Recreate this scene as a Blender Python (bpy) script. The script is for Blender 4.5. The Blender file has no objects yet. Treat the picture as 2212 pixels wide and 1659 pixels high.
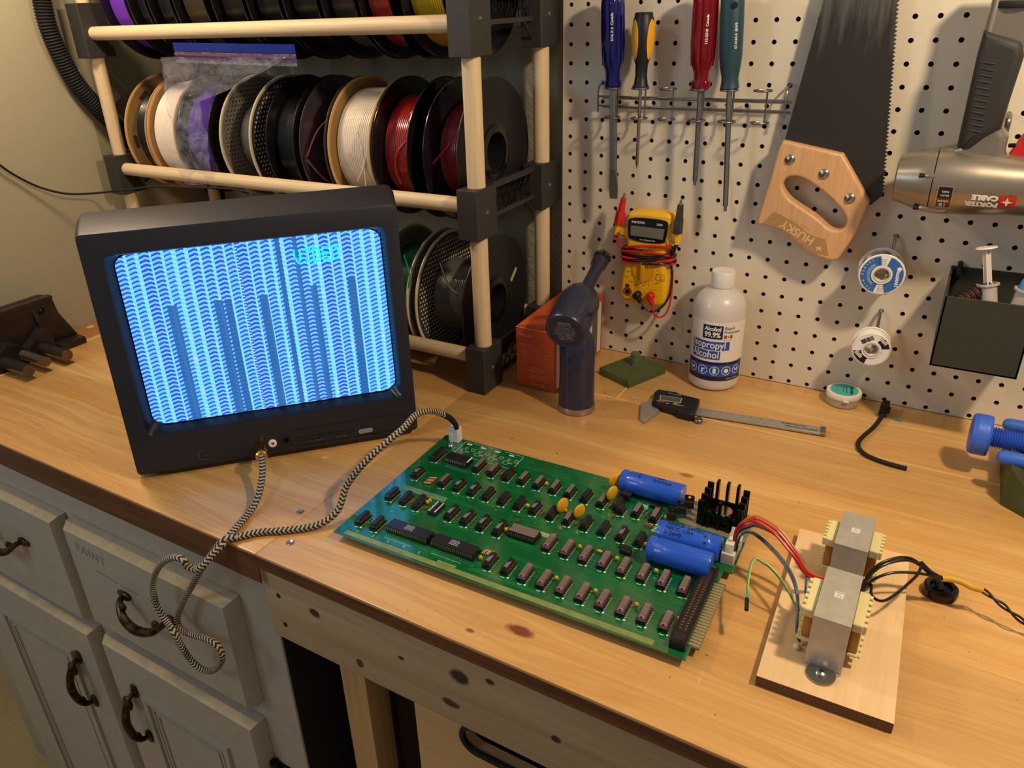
import bpy, bmesh, math, random
from mathutils import Matrix, Vector, Euler, noise
random.seed(7)
C = bpy.context.scene.collection
sc = bpy.context.scene
H = 0.90          # height of the bench top above the floor; everything below is modelled with the bench top at z = 0 and lifted at the end
# ---------------------------------------------------------------- camera
cam_d = bpy.data.cameras.new('camera'); cam = bpy.data.objects.new('camera', cam_d); C.objects.link(cam)
Rw = ((0.8566101809790279, 0.5145286012570948, -0.03846188153867139),
      (0.19645042818820574, -0.3941711526706702, -0.8977952615529586),
      (-0.4771019043220723, 0.7615047083837976, -0.4387303864579698))
rx, ry, rz = Vector(Rw[0]), Vector(Rw[1]), Vector(Rw[2])
cam.matrix_world = Matrix(((rx.x, -ry.x, -rz.x, .5090), (rx.y, -ry.y, -rz.y, -1.0761), (rx.z, -ry.z, -rz.z, .5214 + H), (0, 0, 0, 1)))
cam_d.sensor_fit = 'HORIZONTAL'; cam_d.sensor_width = 36.0; cam_d.lens = 1648.853 / 2212 * 36
cam_d.shift_x = (1106 - 1051.916) / 2212; cam_d.shift_y = (809.084 - 829.5) / 2212
cam_d.clip_start = 0.02; cam_d.clip_end = 50
sc.camera = cam
# ---------------------------------------------------------------- world, lights, exposure
w = bpy.data.worlds.new('room'); sc.world = w; w.use_nodes = True
w.node_tree.nodes['Background'].inputs[0].default_value = (.62, .60, .62, 1)
w.node_tree.nodes['Background'].inputs[1].default_value = 0.36
def lamp(name, loc, power, col, radius=.04, kind='POINT', rot=None, size=None):
    d = bpy.data.lights.new(name, kind); d.energy = power; d.color = col
    if kind == 'POINT': d.shadow_soft_size = radius
    if size: d.shape = 'RECTANGLE'; d.size, d.size_y = size
    o = bpy.data.objects.new(name, d); C.objects.link(o); o.location = (loc[0], loc[1], loc[2] + H)
    if rot: o.rotation_euler = rot
    return o
lamp('bench_lamp', (.85, -.50, .90), 29.0, (1, .79, .54), .035)
lamp('left_lamp', (-.60, -.50, .88), 14.5, (1, .79, .55), .05)
lamp('ceiling_bulb', (-.60, -1.12, 1.40), 7, (1, .79, .55), .05)
lamp('window_light', (-1.00, -1.80, .80), 4.6, (.55, .78, 1), kind='AREA', rot=(math.radians(62), 0, math.radians(-20)), size=(.35, .5))
vs = sc.view_settings; vs.view_transform = 'Standard'; vs.look = 'None'; vs.gamma = 1; vs.use_curve_mapping = False; vs.exposure = 0.0
# ---------------------------------------------------------------- materials
MATS = {}
def lin(c):
    if isinstance(c, str):
        c = tuple(int(c[i:i + 2], 16) / 255 for i in (0, 2, 4))
        c = tuple(x / 12.92 if x <= .04045 else ((x + .055) / 1.055) ** 2.4 for x in c)
    return (c[0], c[1], c[2], 1)
def mat(name, col, rough=.5, metal=0., spec=.5, coat=0., emit=None, es=0., alpha=1., trans=0., ior=1.45, bump=0., bscale=200., var=0., vscale=30., stretch=None):
    if name in MATS: return MATS[name]
    m = bpy.data.materials.new(name); m.use_nodes = True; nt = m.node_tree; b = nt.nodes['Principled BSDF']
    b.inputs['Base Color'].default_value = lin(col); b.inputs['Roughness'].default_value = rough; b.inputs['Metallic'].default_value = metal
    b.inputs['Specular IOR Level'].default_value = spec; b.inputs['Coat Weight'].default_value = coat; b.inputs['IOR'].default_value = ior
    b.inputs['Transmission Weight'].default_value = trans; b.inputs['Alpha'].default_value = alpha
    if emit: b.inputs['Emission Color'].default_value = lin(emit); b.inputs['Emission Strength'].default_value = es
    if bump or var:
        tc = nt.nodes.new('ShaderNodeTexCoord'); mp = nt.nodes.new('ShaderNodeMapping'); nt.links.new(tc.outputs['Object'], mp.inputs[0])
        if stretch: mp.inputs['Scale'].default_value = stretch
    if bump:
        n = nt.nodes.new('ShaderNodeTexNoise'); n.inputs['Scale'].default_value = bscale; n.inputs['Detail'].default_value = 6; nt.links.new(mp.outputs[0], n.inputs['Vector'])
        bp = nt.nodes.new('ShaderNodeBump'); bp.inputs['Strength'].default_value = min(bump, 1); bp.inputs['Distance'].default_value = .001 * max(1, bump)
        nt.links.new(n.outputs[0], bp.inputs['Height']); nt.links.new(bp.outputs[0], b.inputs['Normal'])
    if var:
        n2 = nt.nodes.new('ShaderNodeTexNoise'); n2.inputs['Scale'].default_value = vscale; n2.inputs['Detail'].default_value = 5; nt.links.new(mp.outputs[0], n2.inputs['Vector'])
        r = nt.nodes.new('ShaderNodeMapRange'); r.inputs[1].default_value = .3; r.inputs[2].default_value = .7; r.inputs[3].default_value = 1 - var; r.inputs[4].default_value = 1 + var * .6
        nt.links.new(n2.outputs[0], r.inputs[0])
        mx = nt.nodes.new('ShaderNodeMix'); mx.data_type = 'RGBA'; mx.blend_type = 'MULTIPLY'; mx.inputs[0].default_value = 1; mx.inputs[6].default_value = lin(col)
        nt.links.new(r.outputs[0], mx.inputs[7]); nt.links.new(mx.outputs[2], b.inputs['Base Color'])
    MATS[name] = m; return m
class NT:      # terse node helper
    def __init__(s, name):
        s.m = bpy.data.materials.new(name); s.m.use_nodes = True; s.nt = s.m.node_tree; s.b = s.nt.nodes['Principled BSDF']; MATS[name] = s.m
    def n(s, t, **k):
        x = s.nt.nodes.new(t)
        for a, v in k.items(): setattr(x, a, v)
        return x
    def l(s, a, b): s.nt.links.new(a, b)
    def math(s, op, a, b=None, c=None, clamp=False):
        x = s.n('ShaderNodeMath', operation=op, use_clamp=clamp)
        for i, v in enumerate((a, b, c)):
            if v is None: continue
            if isinstance(v, (int, float)): x.inputs[i].default_value = v
            else: s.l(v, x.inputs[i])
        return x.outputs[0]
    def mix(s, f, a, b, bt='MIX'):
        x = s.n('ShaderNodeMix', data_type='RGBA', blend_type=bt)
        for i, v in ((0, f), (6, a), (7, b)):
            if isinstance(v, (int, float)): x.inputs[i].default_value = v
            elif isinstance(v, (str, tuple)): x.inputs[i].default_value = lin(v)
            else: s.l(v, x.inputs[i])
        return x.outputs[2]
    def noise(s, vec, sc_, det=4, rough=.5, dist=0):
        x = s.n('ShaderNodeTexNoise'); x.inputs['Scale'].default_value = sc_; x.inputs['Detail'].default_value = det; x.inputs['Roughness'].default_value = rough; x.inputs['Distortion'].default_value = dist
        s.l(vec, x.inputs['Vector']); return x.outputs[0]
    def mapping(s, scale=(1, 1, 1), loc=(0, 0, 0), rot=(0, 0, 0), src='Object'):
        tc = s.n('ShaderNodeTexCoord'); mp = s.n('ShaderNodeMapping'); mp.inputs['Scale'].default_value = scale; mp.inputs['Location'].default_value = loc; mp.inputs['Rotation'].default_value = rot
        s.l(tc.outputs[src], mp.inputs[0]); return mp.outputs[0]
    def ramp(s, f, stops):
        x = s.n('ShaderNodeValToRGB'); el = x.color_ramp.elements
        while len(el) < len(stops): el.new(.5)
        for e, (p, c) in zip(el, stops): e.position = p; e.color = lin(c)
        s.l(f, x.inputs[0]); return x.outputs[0]
    def sep(s, v): x = s.n('ShaderNodeSeparateXYZ'); s.l(v, x.inputs[0]); return x.outputs
    def bump(s, h, st=.3, d=.001):
        x = s.n('ShaderNodeBump'); x.inputs['Strength'].default_value = st; x.inputs['Distance'].default_value = d; s.l(h, x.inputs['Height']); s.l(x.outputs[0], s.b.inputs['Normal'])
    def out(s, col, rough=.5, spec=.5, coat=0., coatr=.1):
        s.l(col, s.b.inputs['Base Color'])
        if isinstance(rough, (int, float)): s.b.inputs['Roughness'].default_value = rough
        else: s.l(rough, s.b.inputs['Roughness'])
        s.b.inputs['Specular IOR Level'].default_value = spec; s.b.inputs['Coat Weight'].default_value = coat; s.b.inputs['Coat Roughness'].default_value = coatr
        return s.m
def wood(name, c0, c1, c2, axis=0, fine=1., rough=.5, grain=1., knots=None, coat=0., boards=None, off=0.):
    # long streaks run along AXIS; c0 light, c1 mid, c2 dark late-wood
    s = NT(name); st = [26 * fine] * 3; st[axis] = 1.1 * fine
    v = s.mapping(tuple(st), (off, off, off))
    v2 = s.mapping((1, 1, 1), (off, off * 2, 0)); xyz = s.sep(s.mapping())
    big = s.noise(v, .55, 3, .5, .6); rings = s.noise(v, 1.7, 4, .55, .4); fineg = s.noise(v, 9, 3, .6)
    base = s.ramp(big, [(.3, c0), (.55, c1), (.75, c0)])
    lines = s.math('MULTIPLY', s.ramp(rings, [(.42, (0, 0, 0)), (.52, (.9, .9, .9)), (.56, (.2, .2, .2)), (.7, (0, 0, 0))]), .8 * grain)
    col = s.mix(lines, base, c2)
    g = s.n('ShaderNodeMapRange'); g.inputs[1].default_value = .3; g.inputs[2].default_value = .7; g.inputs[3].default_value = .90; g.inputs[4].default_value = 1.06; s.l(fineg, g.inputs[0])
    col = s.mix(1., col, g.outputs[0], 'MULTIPLY')
    if boards:      # (axis index, list of joint positions) gives each glued board its own tint
        bx = xyz[boards[0]]; acc = None
        for j in boards[1]:
            t = s.math('GREATER_THAN', bx, j); acc = t if acc is None else s.math('ADD', acc, t)
            d = s.math('LESS_THAN', s.math('ABSOLUTE', s.math('SUBTRACT', bx, j)), .0009); col = s.mix(s.math('MULTIPLY', d, .5), col, c2)
        wn = s.n('ShaderNodeTexWhiteNoise', noise_dimensions='1D'); s.l(acc, wn.inputs['W'])
        k = s.n('ShaderNodeMapRange'); k.inputs[3].default_value = .80; k.inputs[4].default_value = 1.1; s.l(wn.outputs[0], k.inputs[0])
        col = s.mix(1., col, k.outputs[0], 'MULTIPLY')
    for kn in knots or []:
        (p, r, kc) = kn
        dist = None
        for i in range(3):
            q = s.math('DIVIDE', s.math('SUBTRACT', xyz[i], p[i]), r[i]); q = s.math('MULTIPLY', q, q); dist = q if dist is None else s.math('ADD', dist, q)
        wob = s.math('MULTIPLY', s.noise(v2, 120, 3), .9); f = s.math('SUBTRACT', 1.45, s.math('ADD', dist, wob), clamp=True)
        f = s.math('MULTIPLY', f, 1.6, clamp=True); col = s.mix(f, col, kc)
    s.bump(rings, .08, .0006)
    return s.out(col, rough, .4, coat)
# ---------------------------------------------------------------- mesh builder
def trs(loc=(0, 0, 0), rot=(0, 0, 0), scale=None):
    M = Matrix.Translation(loc) @ Euler(rot).to_matrix().to_4x4()
    if scale: M = M @ Matrix.Diagonal((*scale, 1))
    return M
def frame(o, x, y, z): return Matrix(((x[0], y[0], z[0], o[0]), (x[1], y[1], z[1], o[1]), (x[2], y[2], z[2], o[2]), (0, 0, 0, 1)))
def axis_frame(p0, p1):
    z = (Vector(p1) - Vector(p0)); L = z.length; z = z / L
    x = z.orthogonal().normalized() if abs(z.z) < .999 else Vector((1, 0, 0)); y = z.cross(x)
    return frame(p0, x, y, z), L
def smoothpath(pts, n=6):
    P = [Vector(p) for p in pts]; P = [2 * P[0] - P[1]] + P + [2 * P[-1] - P[-2]]; out = []
    for i in range(1, len(P) - 2):
        for k in range(n):
            t = k / n; a, b, c, d = P[i - 1], P[i], P[i + 1], P[i + 2]
            out.append(.5 * ((2 * b) + (c - a) * t + (2 * a - 5 * b + 4 * c - d) * t * t + (3 * b - a - 3 * c + d) * t ** 3))
    out.append(P[-2]); return out
def curve2mesh(cu):
    o = bpy.data.objects.new('tmp', cu); C.objects.link(o)
    me = bpy.data.meshes.new_from_object(o, depsgraph=None if False else bpy.context.evaluated_depsgraph_get()) if False else o.to_mesh()
    V = [v.co.copy() for v in me.vertices]; F = [list(p.vertices) for p in me.polygons]
    o.to_mesh_clear(); bpy.data.objects.remove(o); bpy.data.curves.remove(cu); return V, F
class MB:
    def __init__(s): s.v = []; s.f = []; s.m = []; s.sm = []; s.uv = {}
    def add(s, V, F, m=0, M=None, smooth=True):
        o = len(s.v); s.v += [tuple(M @ Vector(p)) if M is not None else tuple(p) for p in V]
        for f in F: s.f.append([i + o for i in f]); s.m.append(m); s.sm.append(smooth)
        return s
    def box(s, x0, x1, y0, y1, z0, z1, m=0, M=None, bev=0., seg=2):
        x0, x1 = min(x0, x1), max(x0, x1); y0, y1 = min(y0, y1), max(y0, y1); z0, z1 = min(z0, z1), max(z0, z1)
        V = [(x, y, z) for z in (z0, z1) for y in (y0, y1) for x in (x0, x1)]
        F = [[0, 2, 3, 1], [4, 5, 7, 6], [0, 1, 5, 4], [2, 6, 7, 3], [1, 3, 7, 5], [0, 4, 6, 2]]
        if not bev: return s.add(V, F, m, M, False)
        bm = bmesh.new(); vv = [bm.verts.new(p) for p in V]
        for f in F: bm.faces.new([vv[i] for i in f])
        bmesh.ops.bevel(bm, geom=bm.edges[:], offset=bev, segments=seg, profile=.6, affect='EDGES')
        return s.addbm(bm, m, M)
    def addbm(s, bm, m=0, M=None):
        bm.verts.index_update(); V = [v.co.copy() for v in bm.verts]; F = [[v.index for v in f.verts] for f in bm.faces]; bm.free(); return s.add(V, F, m, M)
    def lathe(s, prof, n=32, m=0, M=None, close=False, cap=True, a0=0., a1=2 * math.pi):
        full = abs(a1 - a0 - 2 * math.pi) < 1e-6; k = n if full else n + 1; V = []; F = []
        for (r, z) in prof:
            for i in range(k): a = a0 + (a1 - a0) * i / n; V.append((r * math.cos(a), r * math.sin(a), z))
        J = len(prof)
        for j in range(J - 1 + (1 if close else 0)):
            j2 = (j + 1) % J
            for i in range(n): i2 = (i + 1) % k; F.append([j * k + i, j * k + i2, j2 * k + i2, j2 * k + i])
        if full and cap and not close:
            if prof[0][0] > 1e-7: F.append(list(range(k))[::-1])
            if prof[-1][0] > 1e-7: F.append([(J - 1) * k + i for i in range(k)])
        return s.add(V, F, m, M)
    def cyl(s, p0, p1, r, r1=None, n=16, m=0, ch=0.):
        M, L = axis_frame(p0, p1); r1 = r if r1 is None else r1
        pr = [(r, 0), (r1, L)] if not ch else [(r - ch, 0), (r, ch), (r1, L - ch), (r1 - ch, L)]
        return s.lathe(pr, n, m, M)
    def sphere(s, c, r, m=0, n=16, sc_=(1, 1, 1), M=None):
        pr = [(max(1e-6, r * math.sin(math.pi * i / 10)), -r * math.cos(math.pi * i / 10)) for i in range(11)]
        T = Matrix.Translation(c) @ Matrix.Diagonal((*sc_, 1)); return s.lathe(pr, n, m, (M @ T) if M is not None else T, close=False)
    def tube(s, pts, r, n=10, m=0, smooth=6, uv=False):
        P = smoothpath(pts, smooth) if smooth > 1 else [Vector(p) for p in pts]; V = []; F = []; up = None; L = 0; Ls = []
        for i, p in enumerate(P):
            t = (P[min(i + 1, len(P) - 1)] - P[max(i - 1, 0)]).normalized()
            up = (t.orthogonal().normalized() if up is None else (up - t * up.dot(t)).normalized()); b = t.cross(up)
            if i: L += (p - P[i - 1]).length
            Ls.append(L); rr = r(i / (len(P) - 1)) if callable(r) else r
            for k in range(n): a = 2 * math.pi * k / n; V.append(p + (up * math.cos(a) + b * math.sin(a)) * rr)
        for i in range(len(P) - 1):
            for k in range(n):
                F.append([i * n + k, i * n + (k + 1) % n, (i + 1) * n + (k + 1) % n, (i + 1) * n + k])
                if uv: s.uv[len(s.f) + len(F) - 1] = [(k / n, Ls[i]), ((k + 1) / n, Ls[i]), ((k + 1) / n, Ls[i + 1]), (k / n, Ls[i + 1])]
        F.append(list(range(n))[::-1]); F.append([(len(P) - 1) * n + k for k in range(n)])
        return s.add(V, F, m)
    def poly(s, splines, depth, bev=0., m=0, M=None, cyclic=True, res=2, bez=False):      # filled outline(s) in XY, extruded +-depth/2; inner loops become holes
        cu = bpy.data.curves.new('c', 'CURVE'); cu.dimensions = '2D'; cu.fill_mode = 'BOTH'; cu.extrude = max(depth / 2 - bev, 0); cu.bevel_depth = bev; cu.bevel_resolution = res; cu.offset = -bev
        for sp in splines:
            q = cu.splines.new('POLY'); q.points.add(len(sp) - 1); q.use_cyclic_u = True
            for p, xy in zip(q.points, sp): p.co = (xy[0], xy[1], 0, 1)
        V, F = curve2mesh(cu); return s.add(V, F, m, M)
    def text(s, t, size, M, m=0, ax='CENTER', ay='CENTER', sx=1., sp=1., depth=0., fn=None, bold=0.):
        cu = bpy.data.curves.new('t', 'FONT'); cu.body = t; cu.size = size; cu.align_x = ax; cu.align_y = ay; cu.extrude = depth; cu.space_character = sp; cu.resolution_u = 3; cu.offset = bold
        V, F = curve2mesh(cu); V = [Vector((v.x * sx, v.y, v.z)) for v in V]
        if fn: V = [fn(v) for v in V]
        return s.add(V, F, m, M, False)
    def build(s, name, mats, parent=None, angle=35, loc=None, rot=None):
        me = bpy.data.meshes.new(name); me.from_pydata(s.v, [], s.f)
        for m in (mats if isinstance(mats, (list, tuple)) else [mats]): me.materials.append(m)
        me.polygons.foreach_set('material_index', s.m); me.polygons.foreach_set('use_smooth', s.sm)
        if s.uv:
            ul = me.uv_layers.new(name='UVMap')
            for fi, co in s.uv.items():
                p = me.polygons[fi]
                for k, li in enumerate(p.loop_indices): ul.data[li].uv = co[k]
        me.update(); me.set_sharp_from_angle(angle=math.radians(angle))
        o = bpy.data.objects.new(name, me); C.objects.link(o)
        if parent: o.parent = parent
        if loc: o.location = loc
        if rot: o.rotation_euler = rot
        return o
def arc(cx, cy, r, a0, a1, n=8):
    return [(cx + r * math.cos(math.radians(a0 + (a1 - a0) * i / n)), cy + r * math.sin(math.radians(a0 + (a1 - a0) * i / n))) for i in range(n + 1)]
def rrect(x0, x1, y0, y1, r, n=5): return arc(x1 - r, y0 + r, r, -90, 0, n) + arc(x1 - r, y1 - r, r, 0, 90, n) + arc(x0 + r, y1 - r, r, 90, 180, n) + arc(x0 + r, y0 + r, r, 180, 270, n)
def chaikin(P, k=2):
    for _ in range(k):
        Q = []
        for i in range(len(P)):
            a, b = P[i], P[(i + 1) % len(P)]; Q += [(a[0] * .75 + b[0] * .25, a[1] * .75 + b[1] * .25), (a[0] * .25 + b[0] * .75, a[1] * .25 + b[1] * .75)]
        P = Q
    return P
XZ = Matrix(((1, 0, 0, 0), (0, 0, -1, 0), (0, 1, 0, 0), (0, 0, 0, 1)))      # local (x, y) -> world (x, z), local +z -> world -y (towards the viewer)
AX = Matrix(((0, 0, 1, 0), (1, 0, 0, 0), (0, 1, 0, 0), (0, 0, 0, 1)))       # local z -> world x
def xz(y): return Matrix.Translation((0, y, 0)) @ XZ
def thing(name, label, cat, loc=(0, 0, 0), rot=(0, 0, 0), group=None):
    o = bpy.data.objects.new(name, None); o.empty_display_size = .02; C.objects.link(o); o.location = loc; o.rotation_euler = rot
    o['label'] = label; o['category'] = cat
    if group: o['group'] = group
    return o
def tag(o, label, cat, group=None):
    o['label'] = label; o['category'] = cat
    if group: o['group'] = group
    return o
def struct(o): o['kind'] = 'structure'; return o
def copy_tree(o, parent=None):
    c = o.copy(); C.objects.link(c); c.parent = parent
    for ch in o.children: copy_tree(ch, c)
    return c
# common materials
M_black = mat('black_plastic', '17171a', .45, bump=.15, bscale=900)
M_blackg = mat('black_gloss', '0b0b0d', .18)
M_rubber = mat('black_rubber', '121212', .75)
M_white = mat('white_plastic', 'e6e0d4', .4)
M_steel = mat('steel', 'a8a49c', .28, 1.)
M_zinc = mat('zinc_steel', '8f8c86', .38, 1., var=.15, vscale=200)
M_dark = mat('dark_metal', '2a2623', .35, .8)
M_gold = mat('gold_metal', 'd8a448', .25, 1.)
M_red = mat('red_plastic', 'c4201c', .4)
M_whitepaint = mat('white_ink', 'e9e6df', .6)
M_blackink = mat('black_ink', '101014', .6)
M_orangeink = mat('pale_ink', 'e8a68a', .6)
M_dowel = wood('birch_dowel', 'e3c9a0', 'dcc096', 'c9a678', 0, 1.5, .5, .35)
M_dowelv = wood('birch_dowel_upright', 'e3c9a0', 'dcc096', 'c9a678', 2, 1.5, .5, .35)
# ================================================================ THE ROOM
XL = -.848; YB = .020
s = NT('painted_drywall'); v = s.mapping(); nz = s.noise(v, 6, 4); fn = s.noise(v, 260, 3)
col = s.mix(s.math('MULTIPLY', nz, .35), 'a89f84', '978e73'); s.bump(fn, .12, .0008); M_wall = s.out(col, .75, .25)
s = NT('parged_concrete'); v = s.mapping(); n1 = s.noise(v, 9, 6, .65); n2 = s.noise(v, 95, 6, .7, .3); n3 = s.noise(v, 34, 5, .7)
vo = s.n('ShaderNodeTexVoronoi'); vo.inputs['Scale'].default_value = 60; s.l(v, vo.inputs['Vector'])
pit = s.math('LESS_THAN', s.noise(v, 55, 3, .6), .30)
xx = s.sep(v); rough_amt = s.math('GREATER_THAN', s.math('ADD', xx[0], s.math('MULTIPLY', s.math('SUBTRACT', n1, .5), .12)), -.40)
c1 = s.mix(n1, 'a0967a', 'c8be9e'); c1 = s.mix(s.math('MULTIPLY', n2, .45), c1, '6f6a52'); c1 = s.mix(pit, c1, '2b281f')
col = s.mix(rough_amt, 'a79e83', c1)
hh = s.math('MULTIPLY', s.math('ADD', s.math('MULTIPLY', n2, 1.2), s.math('MULTIPLY', n3, 1.2)), rough_amt)
s.bump(hh, .6, .006); M_conc = s.out(col, .9, .2)
s = NT('concrete_floor'); v = s.mapping(); n1 = s.noise(v, 5, 6, .65); n2 = s.noise(v, 70, 5, .7)
col = s.mix(n1, 'a8894f', 'c8ab70'); col = s.mix(s.math('MULTIPLY', n2, .35), col, '6e5934'); s.bump(n2, .4, .004); M_floor = s.out(col, .85, .25)
struct(MB().box(-3.2, 2.2, -3.4, .3, -.94, -.90).build('floor', M_floor))
struct(MB().box(-.8482, 1.4, YB, YB + .15, -.90, 1.4).build('wall_back', M_conc))
struct(MB().box(XL - .11, XL, -.640, YB + .15, -.90, 1.4, bev=.004).build('wall_left', M_wall))
# ================================================================ PEGBOARD with real holes, 1 inch pitch
def pegboard():
    P = .0254; X0 = -.0125; Z1 = .76; cols = 38; rows = 31; z0 = .51292 - P * 20 - P / 2 + .0; r = .0030; n = 12; V = []; F = []; mi = []
    ztop = .51292 + P * 9.5
    def vid(p): V.append(p); return len(V) - 1
    for c in range(cols):
        for k in range(30):
            cx = P * c; cz = .51292 + P * 9 - P * k
            xa = cx - P / 2 if c else X0; xb = cx + P / 2; za = cz - P / 2; zb = cz + P / 2
            za = max(za, 0.0)
            out = [];
            for i in range(n):
                a = 2 * math.pi * (i + .5) / n; dx, dz = math.cos(a), math.sin(a); t = min(((xb - cx) if dx > 0 else (cx - xa)) / max(abs(dx), 1e-9), ((zb - cz) if dz > 0 else (cz - za)) / max(abs(dz), 1e-9))
                out.append((cx + dx * t, cz + dz * t))
            corners = {0: (xb, zb), 1: (xa, zb), 2: (xa, za), 3: (xb, za)}
            ring = [(cx + r * math.cos(2 * math.pi * (i + .5) / n), cz + r * math.sin(2 * math.pi * (i + .5) / n)) for i in range(n)]
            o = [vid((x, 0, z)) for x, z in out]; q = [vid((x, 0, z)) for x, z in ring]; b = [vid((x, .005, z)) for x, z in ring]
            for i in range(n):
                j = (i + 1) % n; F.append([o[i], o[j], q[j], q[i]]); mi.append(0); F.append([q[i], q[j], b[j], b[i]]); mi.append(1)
                p, pj = out[i], out[j]
                if abs(p[0] - pj[0]) > 1e-6 and abs(p[1] - pj[1]) > 1e-6:      # a corner of the cell lies between these two rays
                    cc = vid(((xb if max(p[0], pj[0]) > cx else xa), 0, (zb if max(p[1], pj[1]) > cz else za))); F.append([o[i], cc, o[j]]); mi.append(0)
    m = MB(); m.v = V; m.f = F; m.m = mi; m.sm = [False] * len(F)
    xe = P * (cols - 1) + P / 2
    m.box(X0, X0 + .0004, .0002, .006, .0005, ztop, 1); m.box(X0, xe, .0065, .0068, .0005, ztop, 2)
    return m
s = NT('pegboard_paint'); v = s.mapping(); n1 = s.noise(v, 14, 5, .6); n2 = s.noise(v, 300, 2); sp = s.math('LESS_THAN', s.noise(s.mapping((1, 1, .6)), 85, 2), .235)
col = s.mix(s.math('MULTIPLY', n1, .6), 'ddd3bd', 'c9bca2'); col = s.mix(s.math('MULTIPLY', sp, .6), col, '8c6a40')
st = s.math('LESS_THAN', s.noise(s.mapping((2, 1, .5), (3, 0, 1)), 9, 4), .33); col = s.mix(s.math('MULTIPLY', st, .25), col, 'b08a58')
s.bump(n2, .08, .0005); M_peg = s.out(col, .42, .5)
M_pegedge = mat('hardboard_brown', '6b4a2c', .8, bump=.4, bscale=300)
M_void = mat('painted_cavity_shade', '1a1510', .95)  # dark sheet behind the holes, the gap's shade put into its colour
tag(pegboard().build('pegboard', [M_peg, M_pegedge, M_void]), 'cream painted pegboard panel with rows of holes behind the bench', 'pegboard')
# ================================================================ BENCH
YF = -.657
knots = [((.246, -.618, 0), (.017, .007, .02), '7a3a1c'), ((.30, -.30, 0), (.010, .005, .02), 'a8642e'), ((-.20, -.28, 0), (.006, .006, .02), '9c5f30'), ((.205, -.640, 0), (.005, .003, .02), '8a4c22')]
s = NT('pine_bench_top')
v = s.mapping((1.0, 26, 20)); vw = s.mapping((2.2, 7, 7)); wob = s.noise(vw, 1.3, 3)
vv = s.n('ShaderNodeVectorMath', operation='ADD'); s.l(v, vv.inputs[0]); cx = s.n('ShaderNodeCombineXYZ'); s.l(s.math('MULTIPLY', wob, 1.3), cx.inputs[1]); s.l(cx.outputs[0], vv.inputs[1])
big = s.noise(vv.outputs[0], .5, 3, .5, .4); rings = s.noise(vv.outputs[0], 2.0, 3, .5, .3); fine = s.noise(s.mapping((8, 300, 100)), 1., 4, .6)
xyz = s.sep(s.mapping())
base = s.ramp(big, [(.30, 'dcae6c'), (.50, 'd2a05c'), (.66, 'ddb270')])
lines = s.ramp(rings, [(.38, (0, 0, 0)), (.47, (.36, .36, .36)), (.50, (.10, .10, .10)), (.55, (.34, .34, .34)), (.60, (0, 0, 0))])
redness = s.math('MULTIPLY', s.math('SUBTRACT', .30, xyz[0]), 1.4, clamp=True)
dark = s.mix(redness, 'b27438', 'a05c34')
col = s.mix(lines, base, dark)
blot = s.noise(s.mapping((4, 12, 4)), 1.2, 4, .6); col = s.mix(s.math('MULTIPLY', s.math('SUBTRACT', blot, .42, clamp=True), 1.6, clamp=True), col, 'c8924e')
g = s.n('ShaderNodeMapRange'); g.inputs[1].default_value = .3; g.inputs[2].default_value = .7; g.inputs[3].default_value = .93; g.inputs[4].default_value = 1.05; s.l(fine, g.inputs[0]); col = s.mix(1., col, g.outputs[0], 'MULTIPLY')
acc = None
for j in (-.585, -.470, -.365, -.262, -.155, -.06):
    t = s.math('GREATER_THAN', xyz[1], j); acc = t if acc is None else s.math('ADD', acc, t)
wn = s.n('ShaderNodeTexWhiteNoise', noise_dimensions='1D'); s.l(acc, wn.inputs['W']); k = s.n('ShaderNodeMapRange'); k.inputs[3].default_value = .90; k.inputs[4].default_value = 1.08; s.l(wn.outputs[0], k.inputs[0]); col = s.mix(1., col, k.outputs[0], 'MULTIPLY')
for (p, r, kc) in knots:
    dist = None
    for i in range(2):
        q = s.math('DIVIDE', s.math('SUBTRACT', xyz[i], p[i]), r[i]); q = s.math('MULTIPLY', q, q); dist = q if dist is None else s.math('ADD', dist, q)
    f = s.math('MULTIPLY', s.math('SUBTRACT', 1.4, s.math('ADD', dist, s.math('MULTIPLY', s.noise(s.mapping(), 150, 3), .8)), clamp=True), 1.5, clamp=True); col = s.mix(f, col, kc)
sx = s.noise(s.mapping((10, 1.2, 1), rot=(0, 0, .5)), 26, 1); scr = s.math('GREATER_THAN', sx, .775); col = s.mix(s.math('MULTIPLY', scr, .35), col, 'e3bf8a')
speck = s.math('LESS_THAN', s.noise(s.mapping(), 160, 1), .215); col = s.mix(s.math('MULTIPLY', speck, .7), col, '6e3c1a')
s.bump(rings, .06, .0006); M_bench = s.out(col, .34, .5, .15, .25)
M_benchedge = wood('bench_front_edge', '7a4a2a', '6a3d22', '3c2214', 0, 1., .5, .8)
M_strip = wood('pale_inlay', 'e6bf7c', 'dfb672', 'd2a45f', 1, 1., .4, .4)
ct = thing('countertop', 'long glued pine countertop of the bench, orange brown with open grain', 'countertop')
MB().box(-.7855, -.0560, YF, 0, -.0395, -.0002, bev=.0018).box(-.0560, .95, YF, 0, -.0188, -.0002, bev=.0018).build('top_board', M_bench, ct)
MB().box(-.7855, -.0555, YF - .0008, YF + .001, -.040, -.0028).build('stained_front_edge', M_benchedge, ct)
MB().box(-.0560, .95, YF - .0006, YF + .001, -.0185, -.0030).build('stained_front_edge', M_benchedge, ct)
MB().box(-.784, -.771, YF + .002, -.002, -.004, .0002).build('inlay_strip', M_strip, ct)
MB().box(XL, -.7856, YF, 0, -.0395, -.0002, bev=.0015).build('end_board', wood('end_board_pine', 'c58a4c', 'bb7c3f', '8f5228', 1, 1., .38, .7), ct)
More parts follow.
